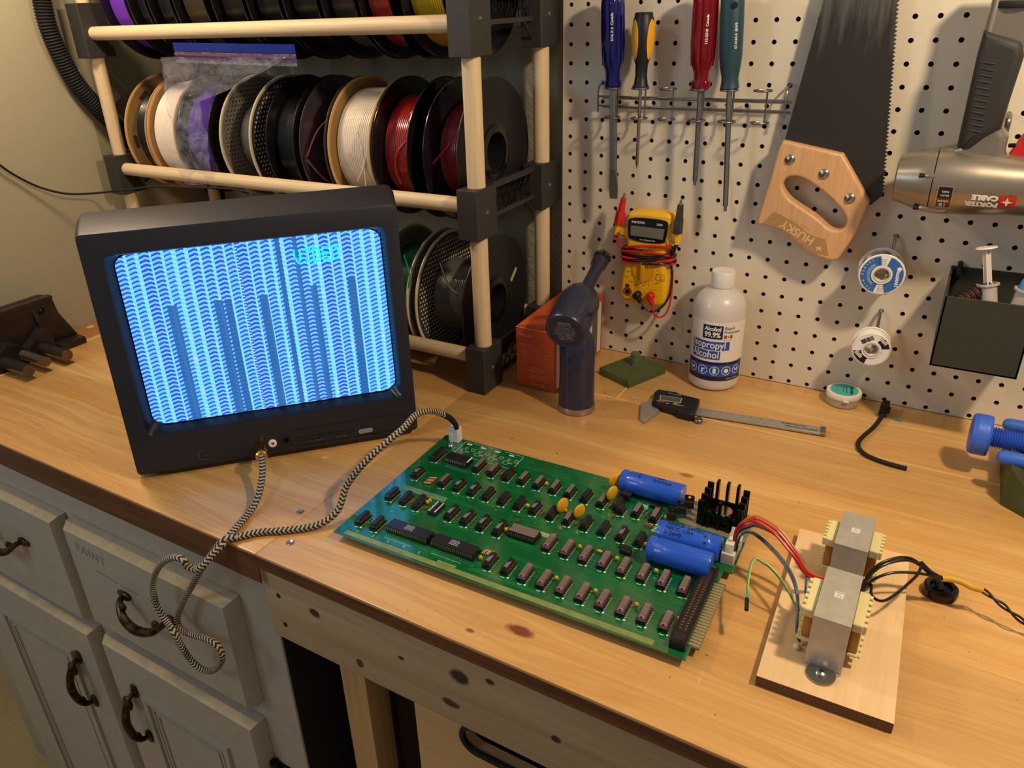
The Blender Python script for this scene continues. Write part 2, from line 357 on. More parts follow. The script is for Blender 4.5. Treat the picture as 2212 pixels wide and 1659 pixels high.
for (x, y, r) in ((-.834, -.33, .007), (-.12, -.475, .004), (-.065, -.50, .005)): MB().lathe([(r, .0000), (r, .0004)], 16, 0, trs((x, y, 0))).build('wood_plug', M_strip, ct)
# two screws in the top
for (x, y) in ((-.0655, -.5775), (-.0355, -.625)):
    m = MB().lathe([(.0045, 0), (.0045, .0005), (.0036, .001), (.0016, .0004), (.0001, .0002)], 20, 0, trs((x, y, 0)))
    m.build('screw', M_steel, ct)
m = MB().box(-.020, .95, -.1566, -.1550, -.0002, .0006).box(.150, .1515, -.155, -.004, -.0002, .0006)
m.build('board_joint', mat('joint_line', 'e2b878', .6), ct)
# ---- base cabinet on the left
M_cab = mat('cabinet_paint', 'a89c88', .5, bump=.2, bscale=120, var=.06, vscale=40)
M_caba = mat('cabinet_lit_bevel', 'd9bd8c', .5, var=.15, vscale=60)  # paler colour on the top bevels paints in the light from above
s = NT('antique_brass'); v = s.mapping(); n1 = s.noise(v, 90, 3); col = s.mix(s.math('SUBTRACT', n1, .35, clamp=True), '1c1712', '9a7434'); s.b.inputs['Metallic'].default_value = .9; M_abr = s.out(col, .3)
cb = thing('base_cabinet', 'painted beige base cabinet under the left end of the countertop, with doors and drawers', 'cabinet')
m = MB().box(-.8465, -.0600, -.645, -.02, -.86, -.0397, bev=.002).box(-.8465, -.0600, -.58, -.02, -.90, -.86)
m.build('cabinet_body', M_cab, cb)
MB().box(-.0602, -.0595, -.642, -.50, -.90, -.0400, 0).build('side_recess_shade', mat('painted_recess_shade', '17130f', .9), cb)  # near-black strip paints the shade of the recess behind the face frame
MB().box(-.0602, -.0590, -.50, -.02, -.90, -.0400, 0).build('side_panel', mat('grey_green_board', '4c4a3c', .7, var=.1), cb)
def front(name, x0, x1, z0, z1, panel=None, shape=None):
    m = MB(); y0, y1 = -.6455, -.667; e = .0065
    V = [(x0, y0, z0), (x1, y0, z0), (x1, y0, z1), (x0, y0, z1), (x0, y0 - .011, z0), (x1, y0 - .011, z0), (x1, y0 - .011, z1), (x0, y0 - .011, z1), (x0 + e, y1, z0 + e), (x1 - e, y1, z0 + e), (x1 - e, y1, z1 - e), (x0 + e, y1, z1 - e)]
    F = [[0, 3, 2, 1], [0, 1, 5, 4], [1, 2, 6, 5], [2, 3, 7, 6], [3, 0, 4, 7], [4, 5, 9, 8], [5, 6, 10, 9], [6, 7, 11, 10], [7, 4, 8, 11], [8, 9, 10, 11]]
    m.add(V, F, 0, None, False)
    m.m[7] = 1
    if panel:
        a, b, c, d = panel
        for k, (dd, hh, w_) in enumerate(((0, .0045, .010), (.016, .0025, .004), (.024, .0025, .004))):
            for (p0, p1, q0, q1) in ((a + dd, b - dd, d - dd - w_, d - dd), (a + dd, b - dd, c + dd, c + dd + w_), (a + dd, a + dd + w_, c + dd + w_, d - dd - w_), (b - dd - w_, b - dd, c + dd + w_, d - dd - w_)):
                m.box(p0, p1, y1 - hh, y1 + .001, q0, q1, 0)
    return m.build(name, [M_cab, M_caba], cb)
d1 = front('drawer', -.83, -.462, -.281, -.0935)
d2 = front('drawer', -.442, -.1165, -.268, -.0925)
e1 = front('door', -.83, -.470, -.86, -.304, (-.745, -.540, -.80, -.372))
e2 = front('door', -.4435, -.1230, -.86, -.3005, (-.368, -.186, -.80, -.374))
def pull(par, cx, cz, vert=False):
    m = MB(); L = .046
    def T(a, out, off=0): return (cx + off, -.667 - out, cz + a) if vert else (cx + a, -.667 - out, cz + off)
    sag = .012
    pts = [T(-L, .001), T(-L * .95, .012), T(-L * .6, .022, -sag * (0 if vert else 1)), T(0, .026, -sag * (.2 if vert else 1.4)), T(L * .6, .022, -sag * (0 if vert else 1)), T(L * .95, .012), T(L, .001)]
    m.tube(pts, lambda t: .0035 + .0028 * math.sin(math.pi * t) ** 2, 10)
    for sgn in (-1, 1):
        q = T(sgn * L, .0025); m.sphere(q, .009, sc_=(.8, .45, 1.3) if vert else (1.3, .45, .8))
        q2 = T(sgn * (L + .009), .002); m.sphere(q2, .006, sc_=(1.2, .4, 1))
        q3 = T(sgn * L * .72, .016, -.002); m.sphere(q3, .0065, sc_=(1, .6, 1))
    if vert: m.sphere(T(L * .5, .010, -.014), .011, sc_=(.9, .45, 1.25))
    return m.build('handle', M_abr, par)
pull(d1, -.610, -.166); pull(d2, -.279, -.166); pull(e1, -.524, -.425, True); pull(e2, -.385, -.423, True)
m = MB().text('PAINT', .020, xz(-.6675) @ trs((-.385, -.122, 0), (0, 0, -.08)), 0, sp=1.2).text('~~~~ ~~~', .02, xz(-.6675) @ trs((-.34, -.150, 0), (0, 0, -.05)), 0)
m.build('pencil_writing', mat('faded_green_pencil', '8c9184', .8), d2)
for z in (-.40, -.78):
    MB().cyl((-.116, -.652, z - .025), (-.116, -.652, z + .025), .006, m=0).box(-.116, -.075, -.648, -.6445, z - .02, z + .02).build('hinge', M_dark, e2)
# ---- pine apron and what stands in the knee space
M_pine = wood('raw_pine', 'b99f78', 'a98d66', '8e7250', 0, .55, .6, .35, knots=[((.014, -.65, -.056), (.009, .03, .007), '3a2418'), ((.070, -.65, -.100), (.006, .03, .007), '4a3020'), ((.232, -.65, -.040), (.006, .03, .004), '3a281c'), ((.198, -.65, -.052), (.013, .03, .010), '3a2418'), ((.185, -.65, -.094), (.012, .03, .006), '4a2e20'), ((.128, -.65, -.063), (.004, .03, .003), '3a2418'), ((.30, -.65, -.075), (.006, .03, .005), '3a2418')])
ap = thing('apron_board', 'knotty raw pine board running along the bench front under the top edge', 'board')
MB().box(-.0590, .95, -.652, -.620, -.1200, -.0190, bev=.002).build('board', M_pine, ap)
m = MB()
for (x, z) in ((-.0385, -.0545), (-.0365, -.0955)): m.lathe([(.0032, 0), (.0032, .0004)], 12, 0, xz(-.652) @ trs((x, z, 0)))
m.build('screw_hole', mat('hole_dark', '2e1c10', .9), ap)
M_pinev = wood('pine_post', 'c49a62', 'b88c54', '9a7040', 2, .6, .6, .4)
tag(MB().box(.002, .040, -.6195, -.582, -.90, -.1203, bev=.002).build('bench_post', M_pinev), 'vertical pine post behind the apron board in the open bay', 'post')
tag(MB().box(-.060+.004, .10, -.47, -.455, -.90, -.0397, bev=.001).build('bay_board', mat('dark_ply', '4a3423', .7, var=.1)), 'dark brown upright plywood sheet deep in the open bay', 'board')
M_crate = wood('birch_ply', 'd0a873', 'c89e68', 'b88c58', 0, .35, .5, .3)
cr = thing('storage_crate', 'birch plywood crate with an oval hand slot, under the right part of the bench', 'crate')
slot = rrect(.188, .345, -.165, -.128, .0182, 8)
m = MB().poly([[(.128, -.60), (.62, -.60), (.62, -.1225), (.128, -.1225)], slot[::-1]], .014, 0, 0, xz(-.633)); m.build('front_panel', M_crate, cr)
MB().box(.128, .140, -.625, -.20, -.60, -.1225).box(.128, .62, -.625, -.20, -.60, -.59).box(.61, .62, -.625, -.2, -.6, -.1225).box(.128, .62, -.21, -.20, -.6, -.1225).build('side_panel', mat('crate_inside', '4a3520', .7), cr)
ring = MB().poly([rrect(.186, .347, -.167, -.126, .020, 8), rrect(.191, .342, -.162, -.131, .0155, 8)[::-1]], .006, .001, 0, xz(-.6415)); ring.build('slot_rim', M_rubber, cr)
tag(MB().box(.128, .62, -.62, -.18, -.90, -.6005, bev=.003).build('lower_crate', M_crate), 'plain wooden crate carrying the crate with the hand slot', 'crate')
# ================================================================ TELEVISION
th = math.radians(46.11); ti = math.radians(2.9)
tv = thing('crt_television', 'small black tube television showing a blue striped picture, turned toward the board', 'television', (-.2892, -.6266, 0), (0, 0, th))
# local frame: x along the face, y into the set, z up; the face leans back by ti about x through z = .015
FT = Matrix.Translation((0, 0, .015)) @ Matrix.Rotation(-ti, 4, 'X')
M_tv = mat('tv_shell', '24232b', .45, bump=.08, bscale=700, spec=.5)
M_tvin = mat('tv_inner_bezel', '14141c', .25)
W_, HT = .352, .294
def loft(rings, m=0, cap=True):
    n = len(rings[0]); V = [p for r in rings for p in r]; F = []
    for j in range(len(rings) - 1):
        for i in range(n): F.append([j * n + i, j * n + (i + 1) % n, (j + 1) * n + (i + 1) % n, (j + 1) * n + i])
    if cap: F.append([(len(rings) - 1) * n + i for i in range(n)][::-1])
    return V, F
def rr3(x0, x1, z0, z1, r, y, n=6): return [(x, y, z) for x, z in rrect(x0, x1, z0, z1, r, n)]
m = MB()      # bezel: outer skirt to the screen opening
rings = [rr3(-.004, W_ + .004, -.006, HT + .0165, .008, .056), rr3(-.0045, W_ + .0045, -.008, HT + .0140, .007, .040), rr3(-.002, W_ + .002, -.008, HT + .0048, .006, .010), rr3(-.0005, W_ + .0005, -.006, HT + .0012, .0055, .0012), rr3(.003, W_ - .003, -.003, HT - .002, .006, 0),
         rr3(.0215, W_ - .0150, .0440, HT - .0235, .010, 0.000), rr3(.0235, W_ - .0170, .046, HT - .0250, .010, .003), rr3(.0290, W_ - .0205, .0515, HT - .0275, .016, .016)]
V, F = loft(rings[:6], cap=False); m.add([FT @ Vector(p) for p in V], [f[::-1] for f in F])
m.build('bezel', M_tv, tv)
m = MB(); V, F = loft(rings[5:], cap=False); m.add([FT @ Vector(p) for p in V], [f[::-1] for f in F]); m.build('screen_surround', M_tvin, tv)
m = MB(); BT = HT + .0155
rg = [rr3(-.004, W_ + .004, -.006, BT + .001, .008, .056), rr3(.002, W_ - .002, 0, BT - .004, .014, .062), rr3(.006, W_ - .006, .004, BT - .014, .02, .12), rr3(.035, W_ - .035, .012, BT - .055, .03, .20), rr3(.085, W_ - .085, .02, .21, .03, .27), rr3(.09, W_ - .09, .02, .20, .03, .292)]
V, F = loft(rg, cap=True); m.add([FT @ Vector(p) for p in V], [f[::-1] for f in F], 0)
for i in range(14): m.box(.07 + .0155 * i, .076 + .0155 * i, .13, .19, .2705, .274, 1, FT @ Matrix.Rotation(-.22, 4, 'X'))
m.build('back_shell', [M_tv, M_rubber], tv)
m = MB()       # foot
m.box(.020, W_ - .016, .012, .24, 0.0, .016, bev=.004)
m.box(.030, W_ - .026, .004, .05, .003, .012, bev=.002)
m.build('base', M_black, tv)
# screen: curved glass with emitting picture
sn = NT('crt_picture'); uvn = sn.n('ShaderNodeUVMap'); uv = sn.sep(uvn.outputs[0]); U, Vv = uv[0], uv[1]
fr = lambda x: sn.math('FRACT', x)
cols_ = sn.math('MULTIPLY', U, 22.5); cid = sn.math('FLOOR', cols_); cf = fr(cols_)
wn = sn.n('ShaderNodeTexWhiteNoise', noise_dimensions='1D'); sn.l(sn.math('ADD', cid, 3.7), wn.inputs['W']); rnd = wn.outputs[0]
rows_ = sn.math('MULTIPLY', Vv, 41.0); wv = sn.math('MULTIPLY', sn.math('ABSOLUTE', sn.math('SUBTRACT', cf, .5)), .9); rf = fr(sn.math('ADD', rows_, sn.math('ADD', wv, rnd)))
tick = sn.math('GREATER_THAN', rf, sn.math('ADD', .34, sn.math('MULTIPLY', rnd, .22)))
edge = sn.math('GREATER_THAN', cf, sn.math('ADD', .60, sn.math('MULTIPLY', rnd, .25)))
lit = sn.math('MAXIMUM', tick, edge)
darkcol = sn.math('LESS_THAN', rnd, .0)
def band(x0, x1, vmax): return sn.math('MULTIPLY', sn.math('MULTIPLY', sn.math('GREATER_THAN', U, x0), sn.math('LESS_THAN', U, x1)), sn.math('LESS_THAN', Vv, vmax))
acc = None
for b in ((.150, .187, .70), (.325, .358, .70), (.365, .392, .70), (.498, .530, .70), (.588, .606, 2), (.655, .672, 2), (.700, .725, .72), (.850, .882, .74)):
    q = band(*b); acc = q if acc is None else sn.math('MAXIMUM', acc, q)
dots = band(.436, .446, 2)
dotp = sn.math('MULTIPLY', dots, sn.math('GREATER_THAN', fr(sn.math('MULTIPLY', Vv, 60.0)), .5))
lit = sn.math('MULTIPLY', lit, sn.math('SUBTRACT', 1, sn.math('MAXIMUM', sn.math('MULTIPLY', acc, .93), dotp)))
tint = sn.noise(sn.mapping((9, 30, 1), src='UV'), 1.3, 2)
hi = sn.mix(sn.math('MULTIPLY', rf, .8), (.02, .20, .95), (.14, .66, 1.0)); hi = sn.mix(sn.math('MULTIPLY', edge, .5), hi, (.26, .68, 1))
lo = sn.mix(tint, (.010, .040, .40), (.06, .06, .62)); pink = sn.math('MULTIPLY', sn.math('GREATER_THAN', tint, .62), sn.math('LESS_THAN', rf, .18)); hi = sn.mix(sn.math('MULTIPLY', pink, .8), hi, (.95, .35, .75))
lo = sn.mix(acc, lo, (.014, .09, .28))
colr = sn.mix(lit, lo, hi)
# the set's own channel caption, drawn as text on the tube face, is a separate mesh
sn.l(colr, sn.b.inputs['Emission Color']); sn.b.inputs['Emission Strength'].default_value = 1.45; sn.b.inputs['Base Color'].default_value = (.01, .01, .012, 1); sn.b.inputs['Roughness'].default_value = .12
MB_s = MB(); NX, NZ = 24, 18; sx0, sx1, sz0, sz1 = .0295, .3310, .0525, .2665; rr = .018
def sc_pt(u, v):
    x = sx0 + (sx1 - sx0) * u; z = sz0 + (sz1 - sz0) * v; du, dv = 2 * u - 1, 2 * v - 1
    return FT @ Vector((x, .0075 + .0075 * (du * du * .55 + dv * dv * .45), z))
mask = rrect(0, 1, 0, 1, .06, 4)
# concentric rings of the rounded rectangle so that the outline is smooth
K = 10; n = len(mask); V = []; F = []; uvs = []
for k in range(K, 0, -1):
    for (u, v) in mask: q = (.5 + (u - .5) * k / K, .5 + (v - .5) * k / K); V.append(sc_pt(*q)); uvs.append(q)
V.append(sc_pt(.5, .5)); uvs.append((.5, .5))
for j in range(K - 1):
    for i in range(n): F.append([j * n + i, j * n + (i + 1) % n, (j + 1) * n + (i + 1) % n, (j + 1) * n + i])
for i in range(n): F.append([(K - 1) * n + i, (K - 1) * n + (i + 1) % n, K * n])
MB_s.add(V, F)
for fi, f in enumerate(F): MB_s.uv[fi] = [uvs[i] for i in f]
scr_o = MB_s.build('screen', sn.m, tv)
M_cyan = mat('caption_cyan', '001010', .3, emit=(.0, 1., .86), es=1.5)
PIX = {'V': ["10001", "10001", "10001", "10001", "01010", "01010", "00100"], 'I': ["11111", "00100", "00100", "00100", "00100", "00100", "11111"], 'D': ["11110", "10001", "10001", "10001", "10001", "10001", "11110"], 'E': ["11111", "10000", "10000", "11110", "10000", "10000", "11111"], 'O': ["01110", "10001", "10001", "10001", "10001", "10001", "01110"]}
m = MB(); x = .2262; pw = .00178; ph = .00245
for ch in 'VIDEO':
    for r_, row in enumerate(PIX[ch]):
        for c_, b_ in enumerate(row):
            if b_ == '1':
                X = x + c_ * pw; Z = .2520 - r_ * ph; u = (X - sx0) / (sx1 - sx0); v = (Z - sz0) / (sz1 - sz0); q0 = sc_pt(u, v); q1 = sc_pt(u + pw * 1.12 / (sx1 - sx0), v); q2 = sc_pt(u + pw * 1.12 / (sx1 - sx0), v - ph * 1.08 / (sz1 - sz0)); q3 = sc_pt(u, v - ph * 1.08 / (sz1 - sz0)); d = Vector((0, -.0006, 0))
                m.add([q0 + d, q1 + d, q2 + d, q3 + d], [[0, 3, 2, 1]], 0, None, False)
    x += pw * 6.25
m.build('screen_caption', M_cyan, scr_o)
TF = FT @ XZ       # local (x, z) of the face, +z out of it
m = MB()
m.lathe([(.0052, .0), (.0052, .0035), (.0042, .0042), (.0024, .0042), (.0022, .001), (.0001, .001)], 24, 0, TF @ trs((.1648, .0095, -.001)))
m.build('audio_socket', mat('white_socket', 'e8e6e6', .35), tv)
m = MB().lathe([(.0062, 0), (.0062, .0012), (.004, .0012), (.0036, .0), (.0001, 0)], 24, 0, TF @ trs((.1815, .010, 0)))
m.build('headphone_socket', M_rubber, tv)
for i, xx in enumerate((.198, .210, .222, .234, .246, .258)):
    MB().box(xx, xx + .0095, .006, .0105, -.0005, .0012, 0, TF, bev=.0004).build('button', M_black, tv)
MB().poly([rrect(.274, .293, .0025, .0085, .003)], .002, .0005, 0, TF @ trs((0, 0, .0008))).build('power_button', mat('grey_button', '8a8a90', .4), tv)
m = MB().poly([rrect(.187, .338, -.0015, .0225, .008, 6), rrect(.1878, .3372, -.0007, .0217, .0073, 6)[::-1]], .0006, 0, 0, TF @ trs((0, 0, .0003)))
m.build('control_panel_outline', M_rubber, tv)
m = MB().text('VOLUME', .0028, TF @ trs((.222, .0035, .0003)), 0).text('CHANNEL', .0028, TF @ trs((.252, .0035, .0003)), 0)
lg = arc(.0800, .0085, .0075, 60, 300, 14) + arc(.0812, .0085, .0058, 295, 65, 14)
m.poly([lg], .0003, 0, 1, TF @ trs((0, 0, .0003))); m.text('urtis', .0070, TF @ trs((.0800, .0085, .0003)), 1, ax='LEFT')
m.build('printed_marks', [mat('faint_grey_print', '6a6a74', .6), mat('faint_logo', '33364a', .5)], tv)
MB().cyl((.347, .020, .001), (.347, .020, .012), .004, m=0).build('foot_screw', M_gold, tv)
# ================================================================ VIDEO CABLE (braided)
s = NT('braided_sleeve'); un = s.n('ShaderNodeUVMap'); q = s.sep(un.outputs[0]); a_ = s.math('MULTIPLY', q[0], 3.0); zz_ = s.math('ABSOLUTE', s.math('SUBTRACT', s.math('FRACT', a_), .5))
st_ = s.math('FRACT', s.math('ADD', s.math('MULTIPLY', q[1], 205), s.math('MULTIPLY', zz_, 1.15))); k = s.math('GREATER_THAN', st_, .50)
col = s.mix(k, '2b261f', 'b5a488'); s.bump(st_, .8, .0015); M_braid = s.out(col, .7, .3)
CAB_A = [(-0.1517, -0.5473, 0.034), (-0.1391, -0.5593, 0.028), (-0.1279, -0.5735, 0.02), (-0.1167, -0.592, 0.012), (-0.1122, -0.6094, 0.005), (-0.1046, -0.6318, 0.005), (-0.0987, -0.6498, 0.006)]
CAB_L = [(-0.0961, -0.663, 0.0041), (-0.104, -0.675, -0.0069), (-0.1118, -0.684, -0.018), (-0.1210, -0.688, -0.0243), (-0.1278, -0.692, -0.0192), (-0.1314, -0.694, -0.01), (-0.1473, -0.695, -0.0136), (-0.1718, -0.694, -0.0312), (-0.1979, -0.691, -0.0601), (-0.2147, -0.689, -0.0882), (-0.2206, -0.688, -0.1182), (-0.2065, -0.69, -0.1345), (-0.1817, -0.698, -0.1359), (-0.1795, -0.695, -0.1612), (-0.1768, -0.69, -0.1864), (-0.1645, -0.687, -0.1976), (-0.1458, -0.686, -0.1918), (-0.1279, -0.686, -0.1741), (-0.115, -0.687, -0.1518), (-0.1187, -0.687, -0.1368), (-0.1338, -0.687, -0.1348), (-0.1595, -0.686, -0.1416), (-0.1822, -0.684, -0.1482), (-0.1946, -0.683, -0.1438), (-0.1911, -0.682, -0.1268), (-0.1731, -0.681, -0.0979), (-0.1505, -0.679, -0.0667), (-0.1315, -0.677, -0.0397), (-0.113, -0.672, -0.0146), (-0.0985, -0.664, 0.0052)]
CAB_B = [(-0.0912, -0.6534, 0.006), (-0.0887, -0.6485, 0.0045), (-0.0743, -0.6316, 0.0045), (-0.0519, -0.6159, 0.0045), (-0.0311, -0.5982, 0.0045), (-0.02, -0.5829, 0.007), (-0.0159, -0.5652, 0.014), (-0.0184, -0.5474, 0.03), (-0.0119, -0.5353, 0.045), (-0.002, -0.5193, 0.06), (0.0077, -0.4955, 0.072), (0.0121, -0.4702, 0.078), (0.0092, -0.4447, 0.08), (0.0099, -0.4213, 0.075), (0.0109, -0.401, 0.064), (0.0138, -0.3907, 0.055)]
cbl = thing('video_cable', 'black and beige braided video cable looping from the television over the bench edge', 'cable', (0, 0, 0))
MB().tube(CAB_A + CAB_L + CAB_B, .0039, 15, 0, 6, uv=True).build('braided_cord', M_braid, cbl)
P0 = Vector(CAB_A[0]); jack = tv.matrix_basis @ (FT @ Vector((.1496, -.001, .0095))); dr = (jack - P0).normalized()
m = MB(); Mx, L = axis_frame(P0 - dr * .003, jack)
m.lathe([(.0050, 0), (.0072, .002), (.0078, .006), (.0078, .014), (.0060, .017), (.0056, L)], 24, 0, Mx); m.build('gold_plug', M_gold, cbl)
MB().tube([(0.0138, -0.3907, 0.055), (0.0175, -0.3838, 0.048), (0.0215, -0.3792, 0.038), (0.0225, -0.3780, 0.0315)], lambda t: .0041 - .0008 * t, 12, 0, 5).build('heat_shrink', M_rubber, cbl)
# ================================================================ SPOOL RACK
rk = thing('spool_rack', 'tall rack of birch dowels and black printed corner blocks holding the filament spools', 'rack', (0, 0, 0))
M_print = mat('black_printed_plastic', '33302e', .55, bump=.35, bscale=500, stretch=(1, 1, 6))
xr0, xr1 = -.0555, -.0235; xl0, xl1 = -.8125, -.780; dr_ = .0107
for (xa, xb, sgn) in ((xl0, xl1, -1), (xr0, xr1, 1)):
    xc = (xa + xb) / 2 + (.0015 if sgn > 0 else 0)
    for (z0, z1, zd) in ((0, .0705, .051), (.2315, .2995, .2745), (.4610, .545, .4985), (.690, .758, .728)):
        for (ya, yb) in ((-.233, -.1815), (-.047, .0065)):
            m = MB().box(xa, xb, ya, yb, z0, z1, bev=.0008, seg=1); b = m.build('corner_block', M_print, rk)
            sy = ya + .026
            m = MB().lathe([(.0001, .0016), (.0028, .0012), (.0034, .0)], 14, 0, Matrix.Translation((xb if sgn > 0 else xa, sy, (z0 + z1) / 2)) @ (AX if sgn > 0 else AX @ Matrix.Rotation(math.pi, 4, 'X'))); m.build('screw', M_steel, b)
        # honeycomb side plate between the two blocks
        x0 = xc - .002; m = MB(); zt = z1 - .006; zb_ = z1 - .050
        if z0 == 0: zt = .055; zb_ = .006
        m.box(x0, x0 + .004, -.1815, -.047, zt - .004, zt + .004); m.box(x0, x0 + .004, -.1815, -.047, zb_, zb_ + .006)
        R = .0095
        for r_ in range(4):
            for c_ in range(9):
                cy = -.1750 + c_ * R * 1.732 + (r_ % 2) * R * .866; cz = zb_ + .009 + r_ * R * 1.5
                if cy > -.052 or cz > zt: continue
                hx = [(cy + R * math.sin(math.radians(60 * i)), cz + R * math.cos(math.radians(60 * i))) for i in range(6)]
                for i in range(6):
                    a, b2 = hx[i], hx[(i + 1) % 6]
                    if max(a[1], b2[1]) > zt + .002 or max(a[0], b2[0]) > -.046: continue
                    m.tube([(x0 + .002, a[0], a[1]), (x0 + .002, b2[0], b2[1])], .0009, 4, 0, 1)
        m.tube([(x0 + .002, -.070, zb_), (x0 + .002, -.047, zb_ - .022)], .002, 4, 0, 1); m.tube([(x0 + .002, -.158, zb_), (x0 + .002, -.181, zb_ - .012)], .002, 4, 0, 1)
        m.build('honeycomb_plate', M_print, rk)
    for yc in (-.209, -.0205):
        for (za, zb_) in ((.066, .235), (.296, .465), (.541, .693)):
            MB().cyl((xc, yc, za), (xc, yc, zb_), .0122 if sgn > 0 else .0115, n=24).build('upright_dowel', M_dowelv, rk)
for zd in (.051, .2745, .4985, .728):
    for yc in (-.2135, -.0160): MB().cyl((xl1 - .008, yc, zd), (xr0 + .003, yc, zd), dr_, n=24).build('cross_dowel', M_dowel, rk)
# ================================================================ FILAMENT SPOOLS
M_card = mat('cardboard', '93703f', .8, bump=.2, bscale=300, var=.08, vscale=50); M_cardedge = mat('cardboard_edge', 'c49a5e', .8)
M_fb = mat('black_spool_plastic', '151518', .22, coat=.3); M_fbm = mat('dark_spool_plastic', '1e1d1f', .4)
M_clear = mat('smoky_clear_plastic', '4a3f42', .12, alpha=.75, coat=.4)
def perf(name, base, dot, edge):
    s = NT(name); q = s.sep(s.mapping((150, 150, 150))); row = s.math('FLOOR', q[2]); off = s.math('MULTIPLY', s.math('MODULO', s.math('ABSOLUTE', row), 2), .5)
    a = s.math('SUBTRACT', s.math('FRACT', s.math('ADD', q[1], off)), .5); b = s.math('SUBTRACT', s.math('FRACT', q[2]), .5)
    d = s.math('SQRT', s.math('ADD', s.math('MULTIPLY', a, a), s.math('MULTIPLY', b, b))); q2 = s.sep(s.mapping()); R = s.math('SQRT', s.math('ADD', s.math('MULTIPLY', q2[1], q2[1]), s.math('MULTIPLY', q2[2], q2[2])))
    inn = s.math('MULTIPLY', s.math('LESS_THAN', R, .090), s.math('GREATER_THAN', R, .052)); f = s.math('MULTIPLY', s.math('LESS_THAN', d, .27), inn)
    return s.out(s.mix(f, base, dot), .45)
M_pg = perf('grey_perforated_plastic', '7c766c', '3c3833', None); M_pl = perf('dark_perforated_plastic', '3a3834', 'cfc3ac', None); M_beige = mat('beige_rim', 'cbbd9f', .4)  # holes are only dots of colour; the pale ones paint light coming through
def fil(name, col, trans=0):
    return mat('filament_' + name, col, .3, coat=.2)
def spool(x0, x1, cz, cy=-.1148, R=.100, flm=(0, 0), wcol='1a1a1c', wr=.085, label='', wname='black', hub=.028, wlen=None, slots=False, group=None):
    w_ = x1 - x0; xc = (x0 + x1) / 2
    t = thing('filament_spool', label, 'spool', (xc, cy, cz), (0, 0, 0), group)
    for k, xx in enumerate((-w_ / 2, w_ / 2)):
        fm = flm[k]; mats = {'card': (M_card, M_cardedge), 'black': (M_fb, M_fb), 'matte': (M_fbm, M_fbm), 'clear': (M_clear, M_clear), 'pg': (M_pg, M_beige), 'pl': (M_pl, M_beige)}[fm]
        h = .0022; m = MB(); rim = .0035 if fm in ('pg', 'pl') else .0022
        m.lathe([(hub, -h / 2), (R - .004, -h / 2), (R - .004, -h / 2), (R - .004, h / 2), (hub, h / 2)], 64, 0, Matrix.Translation((xx, 0, 0)) @ AX, close=True)
        m.lathe([(R - .004, -rim / 2), (R - .001, -rim / 2), (R, -rim / 4), (R, rim / 4), (R - .001, rim / 2), (R - .004, rim / 2)], 64, 1, Matrix.Translation((xx, 0, 0)) @ AX, close=True)
        f = m.build('flange', list(mats), t)
        if fm in ('black', 'matte'):      # raised hub ring with spokes
            m = MB().lathe([(hub - .001, 0), (hub + .010, 0), (hub + .010, .002), (hub + .0085, .0025), (hub - .001, .0025)], 40, 0, Matrix.Translation((xx + .0012, 0, 0)) @ AX, close=True)
            for a in range(8): an = math.radians(a * 45 + 10); m.tube([(xx + .003, math.cos(an) * (hub), math.sin(an) * (hub)), (xx + .003, math.cos(an) * (hub + .010), math.sin(an) * (hub + .010))], .0012, 4, 0, 1)
            m.build('hub_ring', M_fb, f)
        if slots:
            for a in (35, 95, 155, 215, 275, 335):
                MB().poly([[(x, y) for x, y in rrect(-.011, .011, -.0035, .0035, .003, 3)]], .0028, 0, 0, Matrix.Translation((xx, 0, 0)) @ AX @ Matrix.Rotation(math.radians(a), 4, 'Z') @ trs((0, -.082, 0))).build('flange_slot', mat('slot_shadow_brown', '3c2e1c', .9), f)
    m = MB(); k = max(6, int((w_ - .006) / .0032)); pr = []
    for i in range(k):
        a = -w_ / 2 + .0025 + (w_ - .005) * i / k; b = a + (w_ - .005) / k
        pr += [(wr - .0008, a), (wr, (a * .7 + b * .3)), (wr, (a * .3 + b * .7)), (wr - .0008, b)]
    m.lathe([(hub + .001, -w_ / 2 + .0024)] + pr + [(hub + .001, w_ / 2 - .0024)], 56, 0, AX, close=True)
    m.build('filament_winding', fil(wname, wcol), t)
    m = MB().lathe([(hub, -w_ / 2), (hub, w_ / 2), (hub - .002, w_ / 2), (hub - .002, -w_ / 2)], 32, 0, AX, close=True); m.build('core', M_fbm, t)
    return t
ZM = .3285; g = 'filament spools on the middle row of the rack'
spool(-.7590, -.7040, ZM, flm=('card', 'card'), wcol='1a1a18', wr=.078, wname='black', slots=True, label='cardboard spool of black filament, leftmost on the middle row', group=g)
spool(-.6980, -.6300, ZM, flm=('card', 'card'), wcol='e9d9c6', wr=.088, wname='ivory', label='cardboard spool of ivory filament beside the leftmost black one', group=g)
s3 = spool(-.6190, -.5450, ZM, flm=('black', 'black'), wcol='4a2a8c', wr=.082, wname='purple', label='black spool of purple filament wrapped in the clear zip bag', group=g)
spool(-.5180, -.4510, ZM, flm=('pg', 'pl'), wcol='6c675f', wr=.060, wname='grey', label='perforated grey spool with two beige rims, right of the zip bag', group=g)
spool(-.4150, -.3590, ZM, flm=('black', 'black'), wcol='101012', wr=.080, wname='jet', label='glossy all black spool between the perforated and the smoky one', group=g)
sp6 = spool(-.3450, -.2960, ZM, flm=('clear', 'clear'), wcol='7c3b42', wr=.052, wname='maroon', label='smoky clear spool of maroon filament with a loose strand', group=g)
sp7 = spool(-.2890, -.2130, ZM, flm=('card', 'card'), wcol='e6d6bd', wr=.083, wname='cream', label='cardboard spool of cream filament in the middle of the row', group=g)
